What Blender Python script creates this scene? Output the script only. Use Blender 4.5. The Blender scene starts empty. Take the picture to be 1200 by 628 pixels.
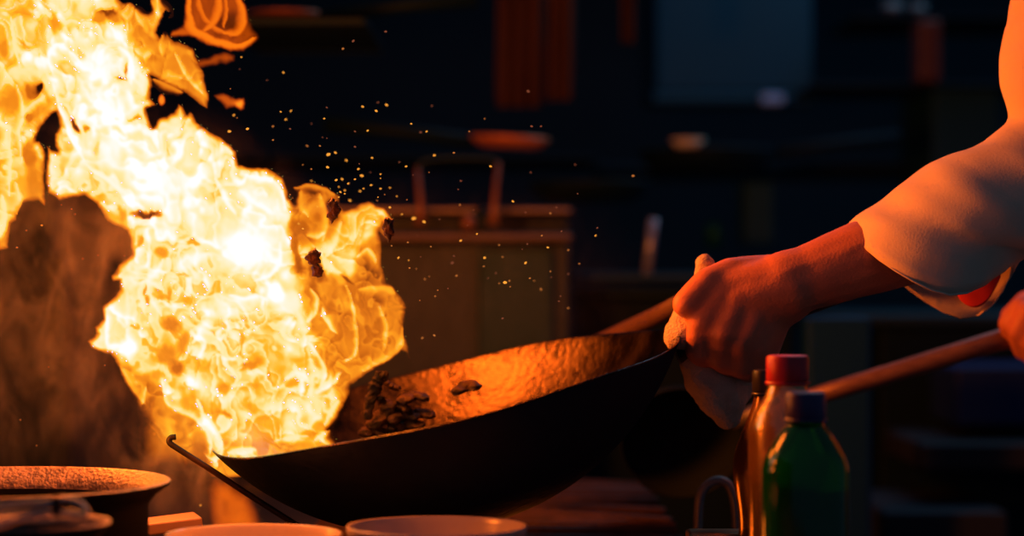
import bpy, bmesh, math, random
import numpy as np
from mathutils import Vector, Matrix, Quaternion
random.seed(7)
SC = bpy.context.scene
COL = SC.collection
PI = math.pi

# ------------------------------------------------------------------ camera
CAM = Vector((0.0, -2.0, 1.25))
FPX = 1200 * 80 / 36.0            # focal length in pixels of a 1200 px wide frame
def at(px, py, y):
    """point of the place seen at (px, py), y metres behind the wok's centre"""
    d = y - CAM.y
    return Vector(((px - 600) * d / FPX, y, CAM.z + (314 - py) * d / FPX))
cam_d = bpy.data.cameras.new('camera'); cam = bpy.data.objects.new('camera', cam_d); COL.objects.link(cam)
cam.location = CAM; cam.rotation_euler = (PI / 2, 0, 0)
cam_d.lens = 80; cam_d.sensor_width = 36; cam_d.clip_start = 0.05
cam_d.dof.use_dof = True; cam_d.dof.focus_distance = 1.94; cam_d.dof.aperture_fstop = 2.6
SC.camera = cam
SC.view_settings.view_transform = 'Standard'; SC.view_settings.look = 'None'
SC.view_settings.exposure = 0.0; SC.view_settings.gamma = 1.0; SC.view_settings.use_curve_mapping = False
SC.cycles.transparent_max_bounces = 24
SC.cycles.max_bounces = 8
SC.cycles.sample_clamp_indirect = 3.0
SC.cycles.sample_clamp_direct = 2.5
SC.cycles.use_denoising = True

# ------------------------------------------------------------------ materials
def nmat(name):
    m = bpy.data.materials.new(name); m.use_nodes = True
    nt = m.node_tree; nt.nodes.clear()
    out = nt.nodes.new('ShaderNodeOutputMaterial')
    return m, nt, out
def surf(name, col, rough=0.5, metal=0.0, col2=None, scale=8.0, bump=0.0, bscale=40.0, rvar=0.0,
         spec=0.5, trans=0.0, emis=None, estr=0.0, detail=4.0, stretch=None, coat=0.0, sheen=0.0, sss=0.0):
    m, nt, out = nmat(name)
    p = nt.nodes.new('ShaderNodeBsdfPrincipled')
    p.inputs['Base Color'].default_value = (*col, 1); p.inputs['Roughness'].default_value = rough
    p.inputs['Metallic'].default_value = metal
    p.inputs['Specular IOR Level'].default_value = spec
    p.inputs['Transmission Weight'].default_value = trans
    p.inputs['Coat Weight'].default_value = coat
    p.inputs['Sheen Weight'].default_value = sheen
    if sss:
        p.inputs['Subsurface Weight'].default_value = sss
        p.inputs['Subsurface Radius'].default_value = (0.012, 0.004, 0.002)
        p.inputs['Subsurface Scale'].default_value = 1.0
    if emis:
        p.inputs['Emission Color'].default_value = (*emis, 1); p.inputs['Emission Strength'].default_value = estr
    tc = nt.nodes.new('ShaderNodeTexCoord'); mp = nt.nodes.new('ShaderNodeMapping')
    nt.links.new(tc.outputs['Object'], mp.inputs['Vector'])
    if stretch: mp.inputs['Scale'].default_value = stretch
    if col2 or rvar:
        n = nt.nodes.new('ShaderNodeTexNoise'); n.inputs['Scale'].default_value = scale; n.inputs['Detail'].default_value = detail
        nt.links.new(mp.outputs['Vector'], n.inputs['Vector'])
        r = nt.nodes.new('ShaderNodeValToRGB')
        r.color_ramp.elements[0].position = .35; r.color_ramp.elements[1].position = .65
        r.color_ramp.elements[0].color = (*col, 1); r.color_ramp.elements[1].color = (*(col2 or col), 1)
        nt.links.new(n.outputs['Fac'], r.inputs['Fac']); nt.links.new(r.outputs['Color'], p.inputs['Base Color'])
        if rvar:
            mr = nt.nodes.new('ShaderNodeMapRange')
            mr.inputs['From Min'].default_value = .3; mr.inputs['From Max'].default_value = .7
            mr.inputs['To Min'].default_value = max(.02, rough - rvar); mr.inputs['To Max'].default_value = min(1, rough + rvar)
            nt.links.new(n.outputs['Fac'], mr.inputs['Value']); nt.links.new(mr.outputs['Result'], p.inputs['Roughness'])
    if bump:
        n2 = nt.nodes.new('ShaderNodeTexNoise'); n2.inputs['Scale'].default_value = bscale; n2.inputs['Detail'].default_value = 5
        nt.links.new(mp.outputs['Vector'], n2.inputs['Vector'])
        b = nt.nodes.new('ShaderNodeBump'); b.inputs['Strength'].default_value = bump; b.inputs['Distance'].default_value = 0.004
        nt.links.new(n2.outputs['Fac'], b.inputs['Height']); nt.links.new(b.outputs['Normal'], p.inputs['Normal'])
    nt.links.new(p.outputs[0], out.inputs['Surface'])
    return m

# ------------------------------------------------------------------ objects
def tag(o, label=None, cat=None, group=None, kind=None):
    if label: o['label'] = label
    if cat: o['category'] = cat
    if group: o['group'] = group
    if kind: o['kind'] = kind
    return o
def empty(name, loc, label, cat, group=None, rz=0):
    o = bpy.data.objects.new(name, None); COL.objects.link(o); o.location = loc; o.rotation_euler = (0, 0, rz)
    o.empty_display_size = .02
    return tag(o, label, cat, group)
def link(name, me, mats=None, parent=None, smooth=True):
    o = bpy.data.objects.new(name, me); COL.objects.link(o)
    if mats is not None:
        for m in (mats if isinstance(mats, (list, tuple)) else [mats]): me.materials.append(m)
    if smooth:
        me.polygons.foreach_set('use_smooth', [True] * len(me.polygons))
    if parent is not None:
        o.parent = parent
        o.matrix_parent_inverse = Matrix.LocRotScale(parent.location, parent.rotation_euler, parent.scale).inverted() if parent.parent is None else \
            (parent_world(parent)).inverted()
    return o
def parent_world(p):
    m = Matrix.LocRotScale(p.location, p.rotation_euler, p.scale)
    if p.parent is not None: m = parent_world(p.parent) @ p.matrix_parent_inverse @ m
    return m
def fin(name, bm, mats=None, parent=None, smooth=True, sharp=None):
    me = bpy.data.meshes.new(name)
    bmesh.ops.recalc_face_normals(bm, faces=bm.faces)
    bm.to_mesh(me); bm.free()
    o = link(name, me, mats, parent, smooth)
    if sharp:
        try: me.set_sharp_from_angle(angle=math.radians(sharp))
        except Exception: pass
    return o
def box(bm, lo, hi, bev=0.0, rot=None, seg=2):
    lo, hi = Vector(lo), Vector(hi)
    c = (lo + hi) / 2; s = hi - lo
    r = bmesh.ops.create_cube(bm, size=1)
    vs = r['verts']
    for v in vs: v.co = Vector((v.co.x * s.x, v.co.y * s.y, v.co.z * s.z))
    if bev:
        es = list({e for v in vs for e in v.link_edges})
        rr = bmesh.ops.bevel(bm, geom=es, offset=bev, segments=seg, affect='EDGES', profile=.5)
        vs = list({v for f in rr['faces'] for v in f.verts} | {v for v in vs if v.is_valid})
    if rot is not None:
        for v in vs: v.co = rot @ v.co
    for v in vs: v.co += c
def frame_of(t):
    t = t.normalized(); up = Vector((0, 0, 1)) if abs(t.z) < .95 else Vector((0, 1, 0))
    a = t.cross(up).normalized(); b = a.cross(t).normalized()
    return a, b
def tube(bm, pts, rad, n=12, caps=True, closed=False, flat=1.0):
    """round bar along pts; rad a number or one per point"""
    pts = [Vector(p) for p in pts]; m = len(pts)
    rads = list(rad) if hasattr(rad, '__len__') else [rad] * m
    rings = []; prev = None
    for i, p in enumerate(pts):
        if closed: t = pts[(i + 1) % m] - pts[i - 1]
        else: t = pts[min(i + 1, m - 1)] - pts[max(i - 1, 0)]
        if prev is None: a, b = frame_of(t)
        else:
            tt = t.normalized(); a = (prev - tt * prev.dot(tt)).normalized(); b = tt.cross(a) * -1
        prev = a
        rings.append([bm.verts.new(p + (a * math.cos(2 * PI * k / n) + b * flat * math.sin(2 * PI * k / n)) * rads[i]) for k in range(n)])
    for i in range(m if closed else m - 1):
        r0, r1 = rings[i], rings[(i + 1) % m]
        for k in range(n):
            bm.faces.new((r0[k], r0[(k + 1) % n], r1[(k + 1) % n], r1[k]))
    if caps and not closed:
        bm.faces.new(rings[0][::-1]); bm.faces.new(rings[-1])
def lathe(bm, prof, c=(0, 0, 0), n=48, mtx=None):
    """prof: list of (r, z); r=0 closes"""
    c = Vector(c); rings = []
    for r, z in prof:
        if r <= 1e-6: rings.append([bm.verts.new((0, 0, z))])
        else: rings.append([bm.verts.new((r * math.cos(2 * PI * k / n), r * math.sin(2 * PI * k / n), z)) for k in range(n)])
    for a, b in zip(rings, rings[1:]):
        if len(a) == 1 and len(b) == 1: continue
        for k in range(n):
            k2 = (k + 1) % n
            if len(a) == 1: bm.faces.new((a[0], b[k], b[k2]))
            elif len(b) == 1: bm.faces.new((a[k], a[k2], b[0]))
            else: bm.faces.new((a[k], a[k2], b[k2], b[k]))
    for r in rings:
        for v in r: v.co = (mtx @ v.co if mtx else v.co) + c
def smoothpts(pts, n=8):
    """Catmull-Rom through pts (tuples of any length)"""
    P = [np.array(p, float) for p in pts]; out = []
    P = [2 * P[0] - P[1]] + P + [2 * P[-1] - P[-2]]
    for i in range(1, len(P) - 2):
        for k in range(n):
            t = k / n
            out.append(.5 * ((2 * P[i]) + (-P[i - 1] + P[i + 1]) * t + (2 * P[i - 1] - 5 * P[i] + 4 * P[i + 1] - P[i + 2]) * t * t
                             + (-P[i - 1] + 3 * P[i] - 3 * P[i + 1] + P[i + 2]) * t ** 3))
    out.append(P[-2]); return [tuple(float(c) for c in p) for p in out]
# ------------------------------------------------------------------ fire
# The burning gas is built as a thick body of varying depth: where it is deep it glows cream to white, where it thins out it is orange.
def lattice(seed, n=256):
    return np.random.RandomState(seed).rand(n, n)
def vnoise(x, y, seed):
    L = lattice(seed); xi = np.floor(x).astype(int); yi = np.floor(y).astype(int)
    fx = x - xi; fy = y - yi
    fx = fx ** 3 * (fx * (fx * 6 - 15) + 10); fy = fy ** 3 * (fy * (fy * 6 - 15) + 10)
    a = L[xi & 255, yi & 255]; b = L[(xi + 1) & 255, yi & 255]; c = L[xi & 255, (yi + 1) & 255]; d = L[(xi + 1) & 255, (yi + 1) & 255]
    return (a * (1 - fx) + b * fx) * (1 - fy) + (c * (1 - fx) + d * fx) * fy
def fbm(x, y, seed, o=3):
    s = 0; a = .5; t = 0
    for k in range(o):
        s = s + a * vnoise(x * 2 ** k, y * 2 ** k, seed + k); t += a; a *= .5
    return s / t
def sst(a, b, x):
    t = np.clip((x - a) / (b - a), 0, 1); return t * t * (3 - 2 * t)
def sdpoly(X, Y, pts):
    """signed distance, positive inside"""
    pts = np.array(pts, float); n = len(pts); d = np.full(X.shape, 1e9); ins = np.zeros(X.shape, bool)
    for i in range(n):
        x0, y0 = pts[i]; x1, y1 = pts[(i + 1) % n]
        ex, ey = x1 - x0, y1 - y0; L = ex * ex + ey * ey + 1e-9
        t = np.clip(((X - x0) * ex + (Y - y0) * ey) / L, 0, 1)
        d = np.minimum(d, (X - x0 - t * ex) ** 2 + (Y - y0 - t * ey) ** 2)
        c = ((y0 > Y) != (y1 > Y)) & (X < (x1 - x0) * (Y - y0) / (y1 - y0 + 1e-12) + x0)
        ins ^= c
    d = np.sqrt(d); return np.where(ins, d, -d)
def sdline(X, Y, pts, w, tail):
    """falloff around a polyline: crisp on its left, a long soft tail on its right; tapering to both ends"""
    P = np.array(smoothpts(pts, 5), float); n = len(P); best = np.full(X.shape, 1e9); sgn = np.zeros(X.shape)
    s = np.linspace(0, 1, n); W = w * (.25 + .75 * np.sin(np.pi * np.clip(s, .02, .98)) ** .7)
    for i in range(n - 1):
        x0, y0 = P[i]; x1, y1 = P[i + 1]; ex, ey = x1 - x0, y1 - y0; L = ex * ex + ey * ey + 1e-9
        t = np.clip(((X - x0) * ex + (Y - y0) * ey) / L, 0, 1)
        d = np.sqrt((X - x0 - t * ex) ** 2 + (Y - y0 - t * ey) ** 2) / (W[i] * (1 - t) + W[i + 1] * t)
        cr = ex * (Y - y0) - ey * (X - x0)
        m = d < best; best = np.where(m, d, best); sgn = np.where(m, cr, sgn)
    return np.where(sgn * (1 if tail > 0 else -1) > 0, best / abs(tail), best)
def volmat(name, emis, absorb, unit):
    """gas that emits and absorbs; colours per unit of depth, unit in metres"""
    m, nt, out = nmat(name)
    em = nt.nodes.new('ShaderNodeEmission'); mx = max(emis)
    em.inputs['Color'].default_value = (*[c / mx for c in emis], 1); em.inputs['Strength'].default_value = mx / unit
    if absorb:
        ab = nt.nodes.new('ShaderNodeVolumeAbsorption'); k = max(absorb) * 1.02
        ab.inputs['Color'].default_value = (*[1 - c / k for c in absorb], 1); ab.inputs['Density'].default_value = k / unit
        ad = nt.nodes.new('ShaderNodeAddShader'); nt.links.new(em.outputs[0], ad.inputs[0]); nt.links.new(ab.outputs[0], ad.inputs[1])
        nt.links.new(ad.outputs[0], out.inputs['Volume'])
    else: nt.links.new(em.outputs[0], out.inputs['Volume'])
    return m
UNIT = 0.010
def src(S, k): return [a * b for a, b in zip(S, k)]
K1 = (1.45, .29, .035); M_ENV = volmat('burning_gas', src((1.10, .87, .20), K1), K1, UNIT)
K2 = (3.0, 2.4, 1.9); M_CORE = volmat('hot_gas', src((.93, .82, .50), K2), K2, UNIT)
M_WHITE = volmat('white_hot_gas', (.10, .22, .62), None, UNIT)
K4 = (1.3, .20, .02); M_THIN = volmat('thin_gas', src((.95, .62, .2), K4), K4, UNIT)

def relief(name, X, Y, T, origin, nrm, mat, parent, und=None, push=None, tmin=.004, unit=None):
    """closed body: depth T (in UNITs) around the upright sheet through origin facing nrm; X, Y in frame pixels"""
    nrm = Vector(nrm).normalized()
    D = np.stack([(X - 600) / FPX, np.ones_like(X), (314 - Y) / FPX], -1)
    n = np.array(nrm); o = np.array(origin); c = np.array(CAM)
    t = ((o - c) @ n) / (D @ n)
    P = c + D * t[..., None]
    und = np.zeros_like(X) if und is None else und
    half = np.maximum(T * (unit or UNIT) / 2, .00006)
    push = np.zeros_like(X) if push is None else push
    F = P - n * (half + und + push)[..., None]; B = P + n * (half - und - push)[..., None]
    on = T > tmin
    ny, nx = X.shape
    cell = on[:-1, :-1] | on[1:, :-1] | on[:-1, 1:] | on[1:, 1:]
    cp = np.pad(cell, 1); fl = cp[:-1, :-1] & cp[1:, :-1] & cp[:-1, 1:] & cp[1:, 1:]
    cell = cell & (fl[:-1, :-1] | fl[1:, :-1] | fl[:-1, 1:] | fl[1:, 1:])      # no slivers without depth
    used = np.zeros(X.shape, bool)
    used[:-1, :-1] |= cell; used[1:, :-1] |= cell; used[:-1, 1:] |= cell; used[1:, 1:] |= cell
    rim = np.zeros(X.shape, bool)                       # vertices on the boundary: front and back coincide
    cp = np.pad(cell, 1)
    full = cp[:-1, :-1] & cp[1:, :-1] & cp[:-1, 1:] & cp[1:, 1:]
    rim = used & ~full
    idF = -np.ones(X.shape, int); idF[used] = np.arange(used.sum()); nF = used.sum()
    idB = idF.copy(); inner = used & full; idB[inner] = nF + np.arange(inner.sum())
    mid = (F + B) / 2; F[rim] = mid[rim]
    V = np.concatenate([F[used], B[inner]])
    j, i = np.nonzero(cell)
    qf = np.stack([idF[j, i], idF[j + 1, i], idF[j + 1, i + 1], idF[j, i + 1]], 1)
    qb = np.stack([idB[j, i], idB[j, i + 1], idB[j + 1, i + 1], idB[j + 1, i]], 1)
    Q = np.concatenate([qf, qb])
    loc = np.array(parent.location) if parent is not None else 0
    me = bpy.data.meshes.new(name)
    me.vertices.add(len(V)); me.vertices.foreach_set('co', V.ravel())
    me.loops.add(Q.size); me.loops.foreach_set('vertex_index', Q.ravel())
    me.polygons.add(len(Q)); me.polygons.foreach_set('loop_start', np.arange(0, Q.size, 4))
    me.update(calc_edges=True); me.validate()
    return link(name, me, mat, parent)

# ---- main fire
step = 1.4
gx = np.arange(-150, 496, step); gy = np.arange(-130, 570, step)
X, Y = np.meshgrid(gx, gy)
wx = (fbm(X / 14, Y / 14, 11) - .5) * 5; wy = (fbm(X / 14 + 40, Y / 14, 21) - .5) * 5
XW, YW = X + wx, Y + wy
XB = XW + (fbm(X / 11 + 5, Y / 16, 131) - .5) * 9; YB = YW + (fbm(X / 9, Y / 14 + 7, 141) - .5) * 11
sil = [(-60,-100),(-100,-40),(-92,30),(-118,90),(-100,150),(-108,220),(-84,262),(-70,312),(-40,300),(-20,312),(0,293),(12,291),(16,262),(21,258),(27,240),(33,237),(44,236),(47,238),(53,243),(54,228),(53,205),(53,180),
 (47,166),(43,165),(49,150),(60,134),(66,131),(68,150),(63,158),(64,170),(66,178),(60,175),(54,169),(54,215),(57,228),(68,235),(85,230),(100,229),(107,235),
 (118,245),(124,258),(135,265),(148,269),(151,280),(155,298),(148,303),(138,313),(130,322),(130,330),(139,329),(139,340),(132,350),
 (120,360),(119,363),(121,374),(115,380),(109,384),(112,391),(110,395),(102,401),(106,408),(113,411),(120,415),(130,416),(134,422),
 (140,440),(148,453),(155,465),(160,485),(160,510),(156,535),(165,560),(400,560),(392,527),(384,514),(385,503),(396,486),(408,464),(412,452),(420,443),(432,436),(450,427),
 (462,418),(470,411),(477,413),(482,425),(480,405),(475,393),(472,390),(473,380),(477,360),(470,345),(460,335),(453,333),(450,310),(449,290),
 (445,272),(455,283),(462,272),(460,255),(452,243),(443,240),(440,236),(433,234),(425,237),(417,243),(405,246),(400,240),(398,228),
 (385,222),(375,217),(360,216),(347,218),(346,222),(351,234),(352,240),(346,240),(339,232),(337,222),(332,208),(322,202),(312,197),(300,196),
 (290,194),(280,193),(278,178),(272,170),(262,163),(248,155),(236,148),(230,142),(226,132),(222,129),(218,133),(213,123),(207,121),
 (203,132),(196,137),(185,139),(178,149),(175,140),(172,128),(183,123),(177,115),(178,100),(177,91),(190,97),(205,104),(222,112),
 (235,122),(243,128),(244,110),(238,85),(232,70),(228,56),(218,52),(205,48),(196,39),(191,48),(184,38),(188,28),(191,18),(189,12),
 (196,13),(190,4),(186,-22),(172,-34),(177,4),(179,12),(173,17),(165,14),(158,9),(156,5),(150,4),(144,4),(140,0),(138,-30),(120,-70),(96,-60),(76,-110),(40,-84),(10,-118),(-20,-84)]
S = sdpoly(XW, YW, sil)
Hh = np.full(X.shape, .76)
def reg(v, soft, pts, k=1.0):
    global Hh
    w = sst(-soft, soft, sdpoly(XW, YW, pts)) * k; Hh = Hh * (1 - w) + v * w
def blob(v, cx, cy, rx, ry, rot=0, k=1.0, soft=.6):
    global Hh
    a = math.radians(rot); dx, dy = XB - cx, YB - cy
    u = (dx * math.cos(a) + dy * math.sin(a)) / rx; w_ = (-dx * math.sin(a) + dy * math.cos(a)) / ry
    w = (1 - sst(1 - soft, 1 + soft * .6, np.sqrt(u * u + w_ * w_))) * k; Hh = Hh * (1 - w) + v * w
# broad zones (value = how deep and hot)
reg(.68, 10, [(-180,-160),(55,-160),(60,40),(62,110),(40,165),(60,240),(-180,330)])
reg(.83, 8, [(55,-160),(110,-160),(115,20),(140,28),(150,60),(176,95),(178,150),(240,160),(278,185),(335,215),(345,260),(340,330),(330,370),(260,385),(160,420),(110,400),(140,330),(155,290),(120,250),(60,225),(64,130),(58,60)])
reg(.50, 7, [(138,-20),(150,0),(180,40),(196,40),(232,56),(246,130),(205,104),(176,90),(162,70),(150,30),(138,25)])
reg(.74, 9, [(160,380),(330,370),(345,380),(350,420),(400,430),(410,455),(380,520),(250,550),(240,500),(205,450),(150,440)])
reg(.40, 8, [(136,424),(165,440),(205,470),(238,505),(250,548),(230,570),(140,570),(155,500)])
reg(.38, 7, [(345,300),(400,320),(450,330),(485,350),(485,425),(430,440),(400,470),(385,440),(372,425),(375,400),(362,385),(352,360)])
reg(.68, 6, [(400,245),(430,234),(445,245),(440,265),(425,285),(412,320),(385,322),(376,310),(376,290),(395,270)])
reg(.30, 7, [(345,215),(395,222),(405,250),(400,270),(385,285),(345,285),(340,260)])
reg(.34, 6, [(418,290),(446,268),(452,335),(415,338)])
reg(.56, 8, [(255,510),(300,520),(390,495),(392,560),(250,560)])
reg(.91, 12, [(95,55),(130,55),(150,62),(165,90),(160,130),(190,175),(230,200),(250,240),(330,240),(335,300),(320,340),(270,330),(235,290),(190,250),(130,225),(100,180),(85,130)])
# folds of the gas, drawn out along its rise
th = math.radians(28)
U = (XW * math.cos(th) + YW * math.sin(th)); V = (-XW * math.sin(th) + YW * math.cos(th))
q1 = fbm(X / 34 + 3, Y / 34, 31); q2 = fbm(X / 34 + 9, Y / 34 + 5, 41)
A1 = fbm(X / 24 + 5 * q1, Y / 38 + 5 * q2, 51, 4); A2 = fbm(X / 15 + 4 * q2, Y / 26 + 4 * q1, 61, 4)
R1 = 1 - np.abs(A1 - .5) * 2 / .30; R2 = 1 - np.abs(A2 - .5) * 2 / .26
R1 = np.clip(R1, 0, 1) ** 2.2; R2 = np.clip(R2, 0, 1) ** 2.6
def sheet(n, k, ph):
    """overlapping veils of gas: each deepens slowly and ends in a crisp edge"""
    f = (n * k + ph) % 1.0
    return np.where(f < .88, (f / .88) ** 1.6, (1 - f) / .12)
nA = fbm(U / 92 + 1.2 * q1, V / 46 + 1.3 * q2, 71, 2); nB = fbm(X / 50 + 1.2 * q2, Y / 112 + 1.8 * q1, 91, 2); nC = fbm(X / 22 + 2 * q1, Y / 38 + 2 * q2, 101, 1)
sh = .46 * sheet(nA, 4, 0) + .42 * sheet(nB, 4.5, .4) + .16 * sheet(nC, 3, .2)
cell = fbm(X / 26 + 2.5 * q2, Y / 40 + 2.5 * q1, 111, 2)
Hn = (sh - .42) * .42 + (cell - .5) * .28 + R1 * .03
Hh = Hh + Hn * (.55 + .45 * (1 - sst(.8, 1, Hh)))
# darker pockets
for a in [(.30,62,18,7,14,-8,.0),]: pass
for a in [(.46,64,26,8,15,-12,.9),(.50,27,15,14,4,14,.9),(.40,4,56,9,14,0,.8),(.5,27,52,3,7,-30,.8),(.48,84,4,6,10,0,.4),
 (.12,125,15,13,6,8,1),(.30,116,22,8,6,0,.7),(.30,132,22,9,5,30,.7),(.42,153,18,7,8,0,.8),(.40,172,16,9,9,0,.8),(.33,200,70,10,18,-35,.35),(.36,214,72,9,15,-30,.5),(.42,184,60,12,8,0,.6),
 (.06,142,92,9,4,20,1),(.35,151,82,3,8,0,.9),(.05,88,149,4,9,-28,1),(.38,102,148,4,5,0,.9),(.42,116,176,5,9,0,.5),(.42,157,138,7,3,0,.9),(.3,170,130,4,8,0,.6),
 (.38,12,120,14,18,20,.8),(.26,37,108,9,10,-20,1),(.02,46,102,5,8,40,1),(.28,34,139,9,5,-40,.9),(.36,50,130,12,8,-50,.6),(.30,36,185,9,16,0,.9),(.36,40,215,9,26,0,.9),(.34,14,262,4,28,18,.6),(.40,0,285,14,10,0,.8),(.55,22,223,3,6,0,.6),(.02,47,160,5,10,40,1),
 (.0,172,251,17,5,-8,1),(.45,143,250,5,8,0,.8),(.40,163,284,4,10,10,.8),(.42,189,296,7,9,0,.9),(.5,226,284,9,5,0,.9),
 (.40,168,340,3,9,10,.8),(.36,172,352,4,6,-20,.8),(.40,190,346,12,4,30,.7),(.42,198,342,3,8,20,.7),(.45,220,353,6,6,0,.7),(.5,215,324,9,3,0,.6),
 (.45,155,384,9,3,0,.7),(.30,200,380,11,8,10,.9),(.36,215,400,7,14,10,.8),(.32,195,417,16,12,20,.8),(.20,206,432,10,9,0,.9),(.42,165,442,10,4,0,.8),(.45,183,440,8,6,0,.8),
 (.40,295,426,14,7,-14,.9),(.48,240,430,7,12,0,.6),(.42,263,455,10,9,0,.8),(.5,300,448,5,7,0,.7),(.50,284,398,4,7,0,.7),(.55,272,427,6,6,0,.5),
 (.45,352,423,10,10,0,.6),(.42,373,424,8,11,-30,.8),(.45,345,448,12,6,-20,.7),(.45,378,450,12,5,-35,.6),(.4,375,385,9,5,10,.8),(.30,400,384,13,8,0,.7),
 (.04,367,302,8,10,0,1),(.10,370,315,7,6,0,1),(.16,374,325,10,7,-20,1),(.30,388,345,8,22,10,.7),(.22,388,362,7,8,-40,.7),(.27,412,340,6,20,-18,.9),(.10,408,328,3,9,-35,.9),
 (.06,362,223,15,6,3,1),(.12,358,232,10,4,5,.5),(.03,390,246,9,16,0,1),(.14,358,240,4,8,0,.8),(.20,352,266,10,12,0,.8),(.28,380,272,10,6,0,.6),(.05,453,268,6,11,-20,.95),(.2,446,255,7,4,0,.6),
 (.14,350,300,4,26,-8,.8),(.2,346,285,3,12,0,.7),(.45,462,362,8,22,0,.6),(.44,440,405,22,12,-20,.4),(.42,428,380,20,20,0,.35),
 (.33,262,486,8,5,20,.8),(.30,250,478,8,14,0,.6),(.34,220,480,20,14,20,.6),(.25,232,522,9,14,-30,.8),(.36,190,525,22,14,0,.6),(.30,170,500,6,20,0,.5),(.5,300,475,20,10,0,.3),(.24,402,500,16,20,-20,.7)]:
    blob(a[0], a[1], a[2], a[3], a[4], a[5] if len(a) > 5 else 0, a[6] if len(a) > 6 else 1)
# white-hot places
for a in [(1.0,152,407,13,13,20,1),(1.0,226,448,9,8,30,1),(1.0,67,50,3,5,0,.9),(1.0,50,76,6,9,-30,.9),(1.0,142,44,6,9,-30,.8),(1.0,88,40,5,8,-30,.7),
 (1.0,290,290,34,30,0,1),(1.0,228,305,24,9,-24,.8),(1.0,180,320,5,12,20,.8),(1.0,165,300,6,10,30,.7),(1.0,150,378,3,14,0,.8),(.97,300,232,26,10,12,.7),(1,120,80,22,16,0,.7),
 (1.0,240,380,10,7,0,.7),(.97,270,360,22,14,0,.5),(.92,340,352,16,14,0,.8),(.9,348,330,20,10,0,.5),(1.0,130,180,16,22,0,.7),(1.,200,215,34,16,14,.7)]:
    blob(*a)
soft_ll = sst(440, 500, YW) * sst(262, 225, XW)
edge = sst(0, 7.5 + 34 * soft_ll, S)
Hn_ = None
Hm = np.clip(Hh, 0, 1) * ((.16 + .84 * edge) * (1 - soft_ll) + edge * soft_ll * (.75 + .9 * (cell - .2))) * sst(-.2, 2.2, S)
Hm = Hm * (1 - .85 * sst(505, 560, YW) * sst(255, 240, XW))
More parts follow.
